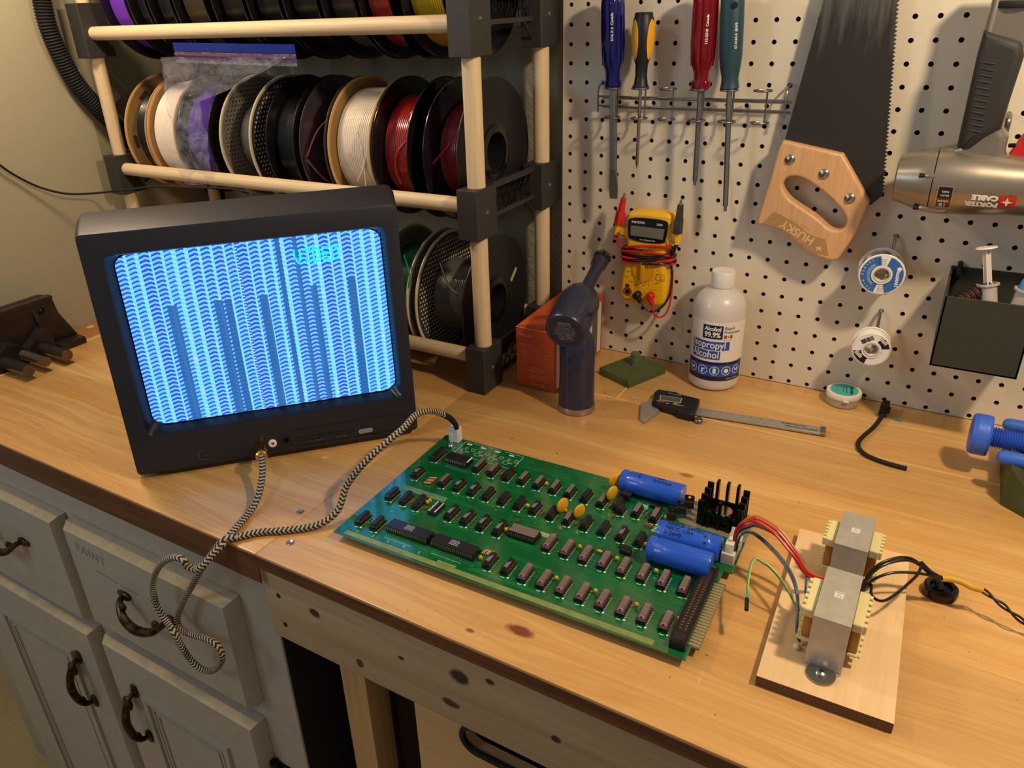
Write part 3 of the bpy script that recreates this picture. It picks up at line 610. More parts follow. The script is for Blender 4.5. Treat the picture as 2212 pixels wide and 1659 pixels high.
sp8 = spool(-.2070, -.1460, ZM, flm=('black', 'black'), wcol='a8201c', wr=.074, wname='red', label='glossy black spool of bright red filament', group=g)
sp9 = spool(-.1185, -.0640, ZM, flm=('black', 'matte'), wcol='7a1220', wr=.064, wname='dark_red', label='black spool with dark red filament, rightmost on the middle row', group=g)
MB().tube([(-.012, -.100, -.006), (0.0, -.085, .028), (.012, -.066, .046), (.020, -.050, .050)], .0011, 6, 0, 6).tube([(-.012, -.100, -.010), (.0, -.088, -.035), (.014, -.066, -.062)], .0011, 6, 0, 6).build('loose_strand', fil('maroon', '7c3b42'), sp6)
MB().tube([(.010, -.072, .020), (-.004, -.0765, .004), (-.010, -.074, -.022), (-.006, -.070, -.040)], .0013, 6, 0, 6).tube([(.012, -.060, .055), (.026, -.050, .070), (.030, -.040, .076)], .0013, 6).build('loose_strand', mat('filament_orange_red', 'e0502e', .35), sp8)
MB().tube([(-.006, -.062, .020), (-.020, -.070, .004), (-.028, -.080, -.008)], .0014, 6).build('loose_strand', mat('filament_scarlet', 'd8282a', .35), sp9)
MB().box(.0283, .0300, -.041, -.036, .020, .036, bev=.0012).build('filament_clip', mat('scarlet_clip', 'd22018', .35), sp9)
MB().tube([(.010, -.080, -.060), (.014, -.083, .0), (.004, -.078, .030)], .0012, 6).tube([(-.004, -.080, -.040), (.016, -.083, -.010), (.02, -.076, .03)], .0012, 6).build('loose_strand', fil('cream', 'e6d6bd'), sp7)
ZT = .5515; g = 'filament spools on the upper row of the rack'
tops = [(-.744, -.682, 'b', '6b2fb0', 'violet', 'black spool of violet filament, leftmost on the upper row'), (-.674, -.634, 'b', '151517', 'jet', 'black spool beside the violet one on the upper row'), (-.625, -.575, 'b', '17171a', 'jet', 'black spool of black filament above the zip bag'),
        (-.566, -.500, 'b', '3c3020', 'umber', 'black spool of umber filament on the upper row above the perforated spool'), (-.482, -.420, 'b', '141416', 'jet', 'glossy black spool on the upper row above the black one'), (-.410, -.350, 'b', '1c1a19', 'jet', 'black spool on the upper row above the smoky one'),
        (-.340, -.280, 'b', '161618', 'jet', 'black spool on the upper row above the cream one'), (-.270, -.215, 'b', '2a2824', 'graphite', 'black spool of graphite filament on the upper row'), (-.206, -.157, 'b', '9c2a20', 'brick', 'black spool of brick red filament on the upper row'), (-.137, -.074, 'b', 'b89a1c', 'mustard', 'black spool of mustard yellow filament, rightmost on the upper row')]
for (a, b, f, c_, nm, lb) in tops: spool(a, b, ZT, flm=('black', 'black'), wcol=c_, wr=.084, wname=nm, label=lb, group=g)
ZL = .1040; g = 'filament spools on the lowest row of the rack'
sl = spool(-.1535, -.0700, ZL, flm=('pl', 'matte'), wcol='5f5a54', wr=.056, wname='slate', hub=.026, label='large black spool of grey filament, rightmost on the lowest row', group=g)
MB().tube([(-.018, -.060, .068), (-.010, -.056, .036), (.004, -.054, .022), (.010, -.048, .018)], .0013, 6).build('loose_strand', mat('filament_silver', 'a49c90', .3), sl)
m = MB().poly([rrect(-.013, .013, -.003, .003, .003, 3)], .0008, 0, 0, Matrix.Translation((.0430, .054, .024)) @ AX @ Matrix.Rotation(math.radians(42), 4, 'Z')); m.build('sight_slot', mat('slot_light', 'b8ab80', .8), sl)
sg = spool(-.2330, -.1700, ZL, flm=('pg', 'pg'), wcol='0f5a3c', wr=.070, wname='green', label='grey perforated spool of green filament behind the television edge', group=g)
MB().tube([(.020, -.080, .080), (.034, -.088, .055), (.036, -.094, .035)], .0011, 6).build('loose_strand', mat('filament_bright_green', '1f8a5a', .3), sg)
spool(-.5350, -.4700, ZL + .004, flm=('black', 'black'), wcol='141416', wr=.082, wname='jet', label='black spool on the lowest row peeking over the television top', group=g)
# ================================================================ ZIP BAG round the purple spool
s = NT('clear_film'); s.b.inputs['Base Color'].default_value = lin('c9c6cf'); s.b.inputs['Roughness'].default_value = .12; s.b.inputs['Alpha'].default_value = .17; s.b.inputs['Specular IOR Level'].default_value = 1.; s.b.inputs['Coat Weight'].default_value = .6
nn = s.noise(s.mapping(), 42, 3, .5, 1.2); s.bump(nn, .7, .008); M_film = s.m
bg = thing('zip_bag', 'clear plastic zip bag with a blue and pink closure hanging over the purple spool', 'bag', (0, 0, 0))
def sheet(fn, nu, nv, name, mt, par, mi=0):
    V = [fn(i / nu, j / nv) for j in range(nv + 1) for i in range(nu + 1)]; F = [[j * (nu + 1) + i, j * (nu + 1) + i + 1, (j + 1) * (nu + 1) + i + 1, (j + 1) * (nu + 1) + i] for j in range(nv) for i in range(nu)]
    m = MB(); m.add(V, F); return m.build(name, mt, par, 60)
def bagf(u, v):      # v 0 bottom .. 1 top; the foot hugs the spool, the top spreads out flat to the right
    z = .262 + (.462 - .262) * v; x0 = -.622 + .030 * max(0, v - .6) * 1.2; x1 = -.538 + max(0, v - .68) ** .8 * .50; x = x0 + (x1 - x0) * u
    y = -.2155 - .004 * math.sin(7 * u + 9 * v) - .006 * noise.noise(Vector((x * 60, z * 45, 1))) - .004 * abs(noise.noise(Vector((x * 130, z * 60, 5)))); 
    if v < .8: y -= .012 * math.sin(math.pi * v / .8) * (.6 + .4 * math.sin(math.pi * u))
    return (x, y - (.004 if v > .02 else .002), z)
sheet(bagf, 60, 60, 'bag_front', M_film, bg)
sheet(lambda u, v: (-.622 + .09 * u + (.19 * u * max(0, v - .75) * 4 if v > .75 else 0), -.012 + -.19 * max(0, (v - .75) * 4) if v > .75 else -.012 + .001 * math.sin(20 * u), .262 + .2 * v), 20, 30, 'bag_back', M_film, bg)
sheet(lambda u, v: (-.6235 + .002 * math.sin(12 * u + 7 * v), -.2155 + .2 * u, .262 + .175 * v), 24, 24, 'bag_side', M_film, bg)
def ziprow(z0, z1, y): 
    m = MB(); n = 24
    for i in range(n):
        a, b = i / n, (i + 1) / n; f = lambda t, z: (-.582 + .258 * t, y - .003 * math.sin(3 * t), z - .005 * t)
        m.add([f(a, z0), f(b, z0), f(b, z1), f(a, z1)], [[0, 1, 2, 3], [3, 2, 1, 0]])
    return m
ziprow(.4705, .4830, -.2170).build('top_band', mat('blue_film_band', '2a3fa8', .3, alpha=.88), bg)
ziprow(.4655, .4675, -.2185).build('pink_zipper', mat('pink_zipper', 'b0508c', .35), bg); ziprow(.4612, .4632, -.2185).build('purple_zipper', mat('purple_zipper', '6a3f98', .35), bg)
ziprow(.4540, .4700, -.2165).build('closure_film', M_film, bg)
# ================================================================ HOSE AND LEAD AT THE LEFT
HOSE = [(-0.82, -0.3156, 0.80), (-0.822, -0.2656, 0.64), (-0.828, -0.2604, 0.5719), (-0.828, -0.2604, 0.5516), (-0.828, -0.2616, 0.5139), (-0.828, -0.2543, 0.471), (-0.828, -0.2387, 0.4241), (-0.828, -0.2148, 0.3849), (-0.828, -0.19, 0.3524), (-0.828, -0.155, 0.3085), (-.828, -.10, .26), (-.828, -.02, .22), (-.826, .012, .16), (-.826, .012, .02), (-.826, .012, .001)]
P = smoothpath(HOSE, 24); m = MB(); L = [0]
for i in range(1, len(P)): L.append(L[-1] + (P[i] - P[i - 1]).length)
tot = L[-1]; N = 2 * int(tot / .0046); Q = []; j = 0
for k in range(N + 1):
    d = tot * k / N
    while j < len(P) - 2 and L[j + 1] < d: j += 1
    Q.append(P[j].lerp(P[j + 1], (d - L[j]) / max(1e-9, L[j + 1] - L[j])))
m.tube(Q, lambda t: .0156 if int(round(t * N)) % 2 else .0132, 18, 0, 1)
tag(m.build('corrugated_hose', M_rubber), 'black corrugated hose curving down the wall behind the rack', 'hose')
CORD = [(-0.842, -0.45, 0.36), (-0.84, -0.4135, 0.3336), (-0.84, -0.3983, 0.311), (-0.84, -0.3749, 0.287), (-0.835, -0.3447, 0.2633), (-0.82, -0.3081, 0.2464), (-0.7972, -0.262, 0.241), (-0.7199, -0.258, 0.2521), (-0.6461, -0.255, 0.2621), (-0.5514, -0.255, 0.268), (-0.46, -0.258, 0.2737), (-0.40, -0.27, 0.270), (-0.375, -0.285, 0.23), (-.375, -.30, .17)]
tag(MB().tube(CORD, .0019, 8).build('power_lead', M_rubber), 'thin black power lead drooping from the left wall behind the television', 'cable')
# ================================================================ VISE
vz = thing('bench_vise', 'heavy dark steel woodworking vise lying at the left end of the bench', 'vise', (0, 0, 0))
s = NT('oily_iron'); n1 = s.noise(s.mapping(), 60, 5, .6); s.b.inputs['Metallic'].default_value = .55; M_iron = s.out(s.mix(n1, '2c2a33', '4a3f3a'), .38)
s = NT('brown_steel_bar'); n1 = s.noise(s.mapping(), 120, 4, .6); s.b.inputs['Metallic'].default_value = .85; M_bar = s.out(s.mix(n1, '5a4a3c', '8a7a68'), .24)
def plate(x0, x1, yend, name):
    pr = [(-.66, 0), (-.66, .094), (-.412, .094), (-.404, .090), (-.400, .060), (-.378, .012), (-.376, .004), (-.378, 0)]
    V = [(x0, y, z) for y, z in pr] + [(x1, y, z) for y, z in pr]; n = len(pr)
    m = MB().add(V, [list(range(n))[::-1], [n + i for i in range(n)]] + [[i, (i + 1) % n, n + (i + 1) % n, n + i] for i in range(n)], 0, None, False); return m
m = plate(-.806, -.796, 0, 'j'); m.box(-.806, -.790, -.66, -.405, .089, .095, bev=.001)
for y in (-.440, -.56): m.add([(-.796, y - .003, .005), (-.796, y + .003, .005), (-.796, y + .003, .078), (-.796, y - .003, .078), (-.772, y - .003, .005), (-.772, y + .003, .005)], [[0, 1, 5, 4], [1, 2, 5], [0, 4, 3], [2, 3, 4, 5], [0, 3, 2, 1]], 0, None, False)
m.box(-.796, -.770, -.425, -.379, 0, .012, bev=.002); m.box(-.796, -.770, -.66, -.60, 0, .012, bev=.002)
m.build('front_jaw', M_iron, vz)
m = plate(-.822, -.812, 0, 'k'); m.build('rear_jaw', M_iron, vz)
m = MB().box(-.812, -.7965, -.64, -.42, .076, .089, 0, bev=.001); m.build('jaw_liner', mat('jaw_liner_wood', '4a3020', .8), vz)
m = MB(); pts = [(-.57, .052), (-.55, .030), (-.52, .036), (-.505, .046), (-.492, .040), (-.475, .026), (-.455, .040), (-.44, .052), (-.43, .044), (-.43, .0), (-.57, 0)]
V = [(-.796, y, z) for y, z in pts] + [(-.778, y, z * .93) for y, z in pts]; n = len(pts)
m.add(V, [[n + i for i in range(n)]] + [[i, (i + 1) % n, n + (i + 1) % n, n + i] for i in range(n)], 0, None, False); m.build('guide_casting', M_iron, vz)
for y in (-.452, -.518): MB().cyl((-.79, y, .0165), (-.7075, y, .0165), .0098, n=20, ch=.001).build('guide_bar', M_bar, vz)
m = MB(); pr = []
for i in range(34): pr += [(.0070, i * .0022), (.0084, i * .0022 + .0011)]
m.lathe(pr, 18, 0, Matrix.Translation((-.786, -.486, .0185)) @ AX); m.build('lead_screw', M_bar, vz)
m = MB().lathe([(.0001, .003), (.003, .003), (.006, .001), (.0062, 0)], 18, 0, Matrix.Translation((-.796, -.427, .072)) @ AX); m.build('bolt', M_dark, vz)
# ================================================================ THE GREEN COMPUTER BOARD
pcb = thing('circuit_board', 'large green computer circuit board full of chips lying on the bench', 'circuit board', (.0032, -.5969, 0), (0, 0, .0213))
s = NT('green_solder_mask'); q = s.sep(s.mapping()); n1 = s.noise(s.mapping((1, 1, 1)), 18, 4); tr = s.noise(s.mapping((3, 900, 1)), 1, 2, .5)
b1 = s.math('MULTIPLY', s.math('GREATER_THAN', tr, .52), s.math('GREATER_THAN', s.noise(s.mapping((30, 60, 1)), 1, 1), .48))
col = s.mix(n1, '04542a', '076430'); col = s.mix(s.math('MULTIPLY', b1, .45), col, '1a8446')
rowb = s.math('LESS_THAN', s.math('ABSOLUTE', s.math('SUBTRACT', s.math('FRACT', s.math('DIVIDE', s.math('ADD', q[1], .022), .0505)), .5)), .19); col = s.mix(s.math('MULTIPLY', rowb, .22), col, '0a4a26')
via = s.n('ShaderNodeTexVoronoi'); via.inputs['Scale'].default_value = 95; s.l(s.mapping(), via.inputs['Vector']); vf = s.math('MULTIPLY', s.math('LESS_THAN', via.outputs['Distance'], .10), s.math('GREATER_THAN', s.noise(s.mapping(), 40, 1), .52)); col = s.mix(s.math('MULTIPLY', vf, .55), col, '8aa878')
s.bump(s.noise(s.mapping(), 120, 3), .10, .0006); M_pcb = s.out(col, .16, .7, 1., .08)
M_tin = mat('tinned_copper', '8f8a6c', .42, .3, var=.2, vscale=120); M_bare = mat('bare_ground_strip', '7d8a4e', .45, var=.2, vscale=90); M_silk = mat('silkscreen_white', 'cfdccc', .6)
ZB_, ZTp = .0088, .0105
mm = lambda *a: [x / 1000 for x in a]
out = [(0, 0), (.3882, 0), (.3882, .0165), (.3882, .1085), (.3882, .1275), (.3965, .1275), (.3965, .2286), (0, .2286)]
MB().poly([out], ZTp - ZB_, 0, 0, trs((0, 0, (ZTp + ZB_) / 2))).build('board', M_pcb, pcb)
m = MB().box(.3882, .3950, .0165, .1085, ZB_, ZTp, 0)
for i in range(22): y = .0185 + i * .00403; m.box(.3840, .3948, y, y + .0027, ZTp - .0001, ZTp + .00012, 1)
m.build('edge_connector', [mat('bare_fibreglass', '6f6a45', .5), mat('worn_tin_fingers', 'b3a27c', .38, .4)], pcb)
for (a, b) in ((.025, .032), (.345, .032), (.025, .190), (.330, .190), (.2, .115), (.2, .190), (.2, .032)): MB().cyl((a, b, 0), (a, b, ZB_), .0022, n=10).build('standoff', M_white, pcb)
m = MB().box(.012, .358, .0022, .0088, ZTp - .0001, ZTp + .0001); m.box(.128, .150, .0085, .0125, ZTp - .0001, ZTp + .0001); m.build('ground_strip', M_bare, pcb)
m = MB().box(.0165, .079, .0995, .1085, ZTp - .0001, ZTp + .00012).build('printed_title_strip', mat('title_strip_green', '5f8a64', .5, var=.45, vscale=500), pcb)
m = MB().poly([[(.330, .232 - .0045), (.330, .1945), (.323, .1870), (.327, .1835), (.372, .1805), (.3965, .1800), (.3965, .2275)]], .0002, 0, 0, trs((0, 0, ZTp))); m.build('heat_spreader', mat('tinned_plane', 'a59d84', .34, .55, var=.12, vscale=70), pcb)
# --- chips
M_ic = mat('chip_black', '201d1e', .38, coat=.2); M_icg = mat('chip_grey_top', '6f625a', .45); M_icp = mat('chip_purple_ceramic', '8a5f6c', .45); M_lid = mat('chip_lid', '7b6f68', .35, .3); M_sock = mat('socket_black', '0e0d0d', .4); M_pin = mat('pin_tin', 'b29a70', .3, .9)
M_print2 = mat('chip_print', '8c8794', .6)
chip_cache = {}
def chip(a, b, n=14, kind='black', wide=.0064, horiz=False, print_=False, ztop=.0185):
    L = n / 2 * .00254 + .0016; key = (n, kind, wide, print_)
    if key not in chip_cache:
        h = .0036; m = MB(); t = .0006; z = 0
        def tr_(x0, x1, y0, y1, z0, z1, k, mi): m.add([(x0, y0, z0), (x1, y0, z0), (x1, y1, z0), (x0, y1, z0), (x0 + k, y0 + k, z1), (x1 - k, y0 + k, z1), (x1 - k, y1 - k, z1), (x0 + k, y1 - k, z1)], [[0, 3, 2, 1], [4, 5, 6, 7], [0, 1, 5, 4], [1, 2, 6, 5], [2, 3, 7, 6], [3, 0, 4, 7]], mi, None, False)
        tr_(-wide / 2, wide / 2, -L / 2, L / 2, 0, h, t, 0)
        if kind == 'purple': tr_(-wide / 2 + .0004, wide / 2 - .0004, -L * .27, L * .27, h, h + .0004, .0001, 1)
        elif kind == 'grey': m.box(-wide / 2 + t, wide / 2 - t, -L / 2 + t, L / 2 - t, h, h + .0001, 1)
        m.lathe([(.0009, h + .0002), (.0001, h + .0002)], 10, 2, trs((0, -L / 2 + .0012, 0)))
        if print_:
            if wide > .01:
                for i in range(4): m.box(-.004 + .0021 * i, -.0028 + .0021 * i, -.006, .004 + .001 * (i % 2), h, h + .0002, 3)
            else:
                for i in range(3): m.box(-.0018 + .0014 * i, -.001 + .0014 * i, -L * .3, L * (.05 + .08 * i), h, h + .0002, 3)
        body = m; legs = MB(); sk = MB(); hp = .0044
        for sgn in (-1, 1):
            for i in range(n // 2):
                y = (i - (n / 2 - 1) / 2) * .00254; x = sgn * (wide / 2 + .0002)
                legs.box(x - .0002, x + .0002, y - .00062, y + .00062, -.0012, h * .5); legs.box(x - sgn * .0004, x + sgn * .0006, y - .0006, y + .0006, -.0016, -.0011)
                legs.box(x - .0003, x + .0003, y - .0003, y + .0003, -hp, -.0035)
            sk.box(sgn * wide / 2 - .0016, sgn * wide / 2 + .0014, -L / 2 - .0002, L / 2 + .0002, -hp + .0006, -.0012)
        sk.box(-wide / 2, wide / 2, -L / 2, -L / 2 + .0012, -hp + .0008, -.0014); sk.box(-wide / 2, wide / 2, L / 2 - .0012, L / 2, -hp + .0008, -.0014); sk.box(-wide / 2, wide / 2, -.0008, .0008, -hp + .0008, -.0014)
        mats = {'black': (M_ic, M_ic), 'grey': (M_ic, M_icg), 'purple': (M_icp, M_lid)}[kind]
        p = body.build('integrated_circuit', [mats[0], mats[1], M_sock, M_print2]); q1 = legs.build('pins', M_pin, p); q2 = sk.build('socket', M_sock, p)
        chip_cache[key] = p; o = p
    else: o = copy_tree(chip_cache[key])
    o.parent = pcb; o.location = (a, b, ZTp + .0044); o.rotation_euler = (0, 0, -math.pi / 2 if horiz else 0); return o
silk = MB()
def mark(a, b, L, n=14):      # the white outline dashes round each chip
    h = n / 2 * .00127 + .002
    silk.box(a - .0022, a + .0022, b - h - .0018, b - h - .0010, ZTp, ZTp + .00012)
    for i in range(n // 2): y = b + (i - (n / 2 - 1) / 2) * .00254; silk.box(a + .0046, a + .0056, y - .0005, y + .0005, ZTp, ZTp + .00015)
    silk.lathe([(.0013, ZTp), (.0013, ZTp + .0002)], 8, 0, trs((a + .0052, b - h, 0)))
rowsD = [(.0205, 'black', 18), (.0800, 'grey', 16), (.1003, 'grey', 16), (.1206, 'black', 16), (.1405, 'grey', 14), (.1608, 'grey', 14), (.1812, 'grey', 14), (.2008, 'grey', 14), (.2205, 'black', 14), (.2400, 'grey', 14), (.2808, 'grey', 14), (.3010, 'grey', 14)]
for a, k, n in rowsD: chip(a, .1785, n, k); mark(a, .1785, 0, n)
chip(.2585, .1800, 14, 'black')
chip(.2604, .1740, 8, 'black') if False else None
for a, k, pr in ((.0208, 'black', 1), (.0590, 'grey', 0), (.0794, 'black', 1), (.0992, 'black', 1), (.1188, 'black', 0), (.1390, 'black', 0), (.1590, 'black', 0), (.1785, 'black', 1), (.1998, 'black', 0), (.2195, 'grey', 0), (.2397, 'black', 0), (.2602, 'black', 0), (.2806, 'black', 1), (.3003, 'black', 0)):
    chip(a, .1325, 14 if a > .03 else 12, k, print_=bool(pr)); mark(a, .1325, 0)
for a, k, n, pr in ((.0190, 'black', 14, 0), (.0385, 'black', 14, 0), (.0570, 'black', 16, 0), (.1003, 'black', 16, 1), (.1206, 'black', 16, 1), (.1408, 'black', 16, 1), (.1612, 'black', 16, 1)): chip(a, .0830, n, k, print_=bool(pr)); mark(a, .0830, 0, n)
for i in range(8): chip(.2194 + .0203 * i, .0845, 16, 'purple'); mark(.2194 + .0203 * i, .0845, 0, 16)
for a in (.0175, .0380): chip(a, .0300, 14, 'black'); mark(a, .03, 0)
for a in (.1785, .1990): chip(a, .0318, 14, 'black', print_=True); mark(a, .0318, 0)
for i in range(8): chip(.2186 + .0203 * i, .0318, 16, 'purple'); mark(.2186 + .0203 * i, .0318, 0, 16)
chip(.0785, .0340, 40, 'black', .0145, True, True); chip(.1350, .0345, 40, 'black', .0145, True, True); chip(.0500, .1785, 24, 'black', .0145, True); chip(.1890, .0860, 24, 'grey', .0145, True)
MB().box(.0655, .0672, .1720, .1850, ZTp + .0080, ZTp + .0083).build('chip_stripe', M_whitepaint, pcb)
MB().box(.181, .212, .0945, .1015, ZTp, ZTp + .0003).build('paper_label', mat('masking_label', '8e9a72', .7, var=.1), pcb)
MB().poly([[(.1735, .0965), (.1775, .0965), (.1755, .1000)]], .001, 0, 0, trs((0, 0, ZTp + .0085))).build('red_arrow', M_red, pcb)
# second eight-pin chip and the row of jumpers
def blob(o_name, a, b, z, r, m_, sc3=(1, .45, 1), rot=0., legs=True):
    m = MB(); m.sphere((0, 0, 0), r, 0, 18, sc3, trs((a, b, ZTp + z), (0, 0, rot)))
    if legs:
        for sgn in (-1, 1): d = Vector((math.cos(rot), math.sin(rot), 0)) * sgn * r * .35; m.tube([(a + d.x, b + d.y, ZTp), (a + d.x * .8, b + d.y * .8, ZTp + z)], .00035, 5, 1, 1)
    return m.build(o_name, [m_, M_pin], pcb)
M_yel = mat('yellow_dip', 'e2a418', .22, coat=.5)
for (a, b, z, r, rot) in ((.2440, .2085, .0125, .0088, .75), (.2485, .1860, .0115, .0084, 1.15), (.2085, .1405, .0115, .0084, 1.15), (.2288, .1400, .0105, .0080, 1.1)): blob('ceramic_disc_capacitor', a, b, z, r, M_yel, (1, .30, 1.08), rot)
for (a, b) in ((.1700, .1800), (.1704, .1315), (.2110, .1425), (.0665, .0905), (.0655, .0865), (.2500, .0925), (.2905, .0925), (.3310, .0925), (.3715, .0925), (.2490, .0385), (.2895, .0390), (.3300, .0395), (.3700, .0400), (.3125, .1795), (.1678, .0310), (.1690, .0830)): blob('tantalum_capacitor', a, b, .0042, .0023, M_yel, (1, .75, 1.15))
blob('bead_capacitor', .2700, .0965, .0030, .0020, M_yel, (1.6, .8, .8)); blob('bead_capacitor', .3080, .1275, .0030, .0025, mat('orange_bead', 'b07838', .4), (1, .8, 1.2))
blob('can_transistor', .0240, .2020, .0040, .0036, mat('silver_can', 'cfccc6', .18, .9), (1, 1, .8)); 
M_res = mat('resistor_red', '9a3a28', .45); M_resb = mat('resistor_tan', 'c0a070', .45)
def resistor(a, b, rot, L=.006, c=M_res, z=.0018):
    m = MB(); d = Vector((math.cos(rot), math.sin(rot), 0)); p = Vector((a, b, ZTp + z)); m.cyl(p - d * L / 2, p + d * L / 2, .0011, n=10, ch=.0003)
    m.tube([p - d * L / 2 - d * .003 - Vector((0, 0, z)), p - d * L / 2 - d * .002, p + d * L / 2 + d * .002, p + d * L / 2 + d * .003 - Vector((0, 0, z))], .0003, 5, 1, 1)
    return m.build('resistor', [c, M_pin], pcb)
for i in range(5): resistor(.0420, .1215 + .0030 * i, .35, .0085, M_res if i % 2 else M_resb)
for (a, b) in ((.0905, .176), (.0905, .180), (.1108, .176), (.1108, .180), (.1885, .128), (.1890, .133), (.0480, .083), (.0670, .0790), (.2910, .176), (.2910, .180), (.2500, .176), (.2600, .1600), (.2290, .1290)): resistor(a, b, 1.35, .004)
for i in range(4): resistor(.1650 + .0022 * i, .0440, 1.2, .0045, M_res if i % 2 else M_resb)
for i in range(3): resistor(.2965 + .003 * i, .1605, 1.3, .0035)
m = MB()      # open jumper row: bare pins standing in a socket
m.box(.0752, .0852, .0715, .0935, ZTp, ZTp + .003)
for sgn in (-1, 1):
    for i in range(8): m.sphere((.0802 + sgn * .0036, .0742 + i * .00245, ZTp + .0046), .0011, 1, 8); m.box(.0802 + sgn * .0036 - .0004, .0802 + sgn * .0036 + .0004, .0739 + i * .00245, .0745 + i * .00245, ZTp + .003, ZTp + .0046, 1)
m.build('jumper_header', [M_sock, mat('bright_solder', 'e4e2dc', .2, .7)], pcb)
chip(.2595, .1775, 8, 'black', ztop=.016) if False else None
c8 = chip(.2640, .1720, 8, 'black'); mark(.2640, .172, 0, 8)
MB().box(.2545, .2665, .1935, .2010, ZTp, ZTp + .009, bev=.0006).build('crystal', mat('crystal_clear_case', '2c2c2c', .1, alpha=.8, coat=.5), pcb)
m = MB().cyl((.2895, .1965, ZTp + .0026), (.3035, .1950, ZTp + .0026), .0024, n=14, ch=.0005).tube([(.3035, .1950, ZTp + .0026), (.3095, .1930, ZTp + .0026), (.3105, .1915, ZTp)], .0005, 5, 1, 1).tube([(.2895, .1965, ZTp + .0026), (.2855, .197, ZTp)], .0005, 5, 1, 1); m.build('diode', [M_sock, M_pin], pcb)
for (a, b) in ((.2915, .1130), (.2940, .1085)): MB().cyl((a - .006, b, ZTp + .0034), (a + .006, b - .001, ZTp + .0034), .0030, n=14, ch=.0005).tube([(a + .006, b, ZTp + .0034), (a + .009, b, ZTp)], .0005, 5, 1, 1).build('diode', [M_sock, M_pin], pcb)
# --- blue electrolytics
M_blue = mat('blue_sleeve', '1f55c4', .3, coat=.35); M_capend = mat('cap_end_grey', 'b8ae9a', .4)
def bigcap(a0, a1, b, r, zc, name, txt, end_dark=False):
    m = MB(); L = a1 - a0
    m.lathe([(r * .55, 0), (r * .9, 0), (r, .0015), (r, .006), (r * .93, .0075), (r * .93, .0085), (r, .010), (r, L - .001), (r * .96, L), (r * .86, L)], 40, 0, trs((a0, b, zc)) @ Matrix.Rotation(math.pi / 2, 4, 'Y')) if not end_dark else \
        m.lathe([(r * .86, 0), (r * .96, 0), (r, .001), (r, L - .012), (r * .95, L - .0105), (r, L - .009), (r, L - .0015), (r * .9, L)], 40, 0, trs((a0, b, zc)) @ Matrix.Rotation(math.pi / 2, 4, 'Y'))
    m.lathe([(r * .88, L - .001), (.0001, L - .0012)], 30, 1, trs((a0, b, zc)) @ Matrix.Rotation(math.pi / 2, 4, 'Y'))
    m.tube([(a1 - .002, b, zc), (a1 + .003, b, zc), (a1 + .0045, b, zc - .003), (a1 + .0045, b, ZTp)], .0006, 6, 2, 3)
    o = m.build('electrolytic_capacitor', [M_blue, M_sock if end_dark else M_capend, M_steel], pcb)
    t = MB()
    for (s_, x, ang, size, flip) in txt:
        R = r + .0002
        def wrap(v, x=x, ang=ang, flip=flip):
            px, py = (-v.x, -v.y) if flip else (v.x, v.y)
            A = math.radians(ang) + py / R; return Vector((a0 + x + px, b - math.cos(A) * R, zc + math.sin(A) * R))
        t.text(s_, size, Matrix.Identity(4), 0, fn=wrap, bold=.0001)
    if txt: t.build('printed_lettering', M_blackink, o)
    return o
bigcap(.2490, .3205, .2140, .0128, ZTp + .0128, 'c', [('SPRAGUE', .048, 76, .0050, True), ('39D', .045, 103, .0044, True), ('+', .0215, 80, .0080, True), ('+', .0215, 105, .0080, True)])
bigcap(.3165, .3800, .1420, .0128, ZTp + .0128, 'c', [('2400UF  25VDC', .027, 96, .0056, False), ('+85°C  USA', .022, 70, .0056, False), ('2124H9', .0165, 44, .0056, False), ('39D', .016, 122, .0050, False), ('+', .0480, 75, .0078, False), ('+', .0490, 42, .0078, False)], True)
bigcap(.3155, .3785, .1130, .0128, ZTp + .0128, 'c', [])
# --- pin header with two rows of contacts
m = MB(); m.box(.3705, .3850, .0070, .1190, ZTp, ZTp + .0095, 0, bev=.0004, seg=1)
hd = m.build('card_edge_connector', M_sock, pcb)
m = MB()
for i in range(22):
    y = .0240 + i * .00405
    for x in (.3755, .3802): m.box(x - .0007, x + .0007, y - .0006, y + .0006, ZTp + .0092, ZTp + .0101)
m.build('contact_pins', M_gold, hd)
MB().box(.3725, .3832, .0095, .0190, ZTp + .0093, ZTp + .0099).box(.3735, .3822, .0205, .1160, ZTp + .0090, ZTp + .00965).build('connector_slot', mat('slot_black', '1c1210', .7), hd)
# --- regulators and the finned heat sink
for (a, b, rot, z) in ((.3195, .1800, .0, .0), (.3245, .1950, .12, .0), (.3290, .2085, .2, .0)):
    T = trs((a, b, ZTp), (0, 0, rot)); m = MB().box(-.0052, .0052, -.0045, 0, .005, .0135, 0, T, bev=.0004, seg=1).poly([[(-.0052, .005), (.0052, .005), (.0052, .0178), (.0042, .0195), (-.0042, .0195), (-.0052, .0178)], arc(0, .0168, .0018, 0, 360, 12)[:-1][::-1]], .0012, 0, 1, T @ Matrix.Translation((0, .0006, 0)) @ XZ)
    for x in (-.0025, 0, .0025): m.box(x - .0004, x + .0004, -.0028, -.0022, 0, .006, 2, T)
    m.build('voltage_regulator', [M_ic, mat('regulator_tab', '4a423a', .35, .7), M_pin], pcb)
MB().box(.3212, .3300, .1668, .1725, ZTp, ZTp + .0002).build('silk_box', M_silk, pcb)
M_sink = mat('black_anodised', '14110f', .32, .4)
hs = MB(); A0, A1, B0, B1 = .3420, .3895, .1870, .2265; zc = ZTp + .004
hs.box(A0 + .004, A1 - .004, B0 + .003, B1 - .003, zc - .004, zc, 0)
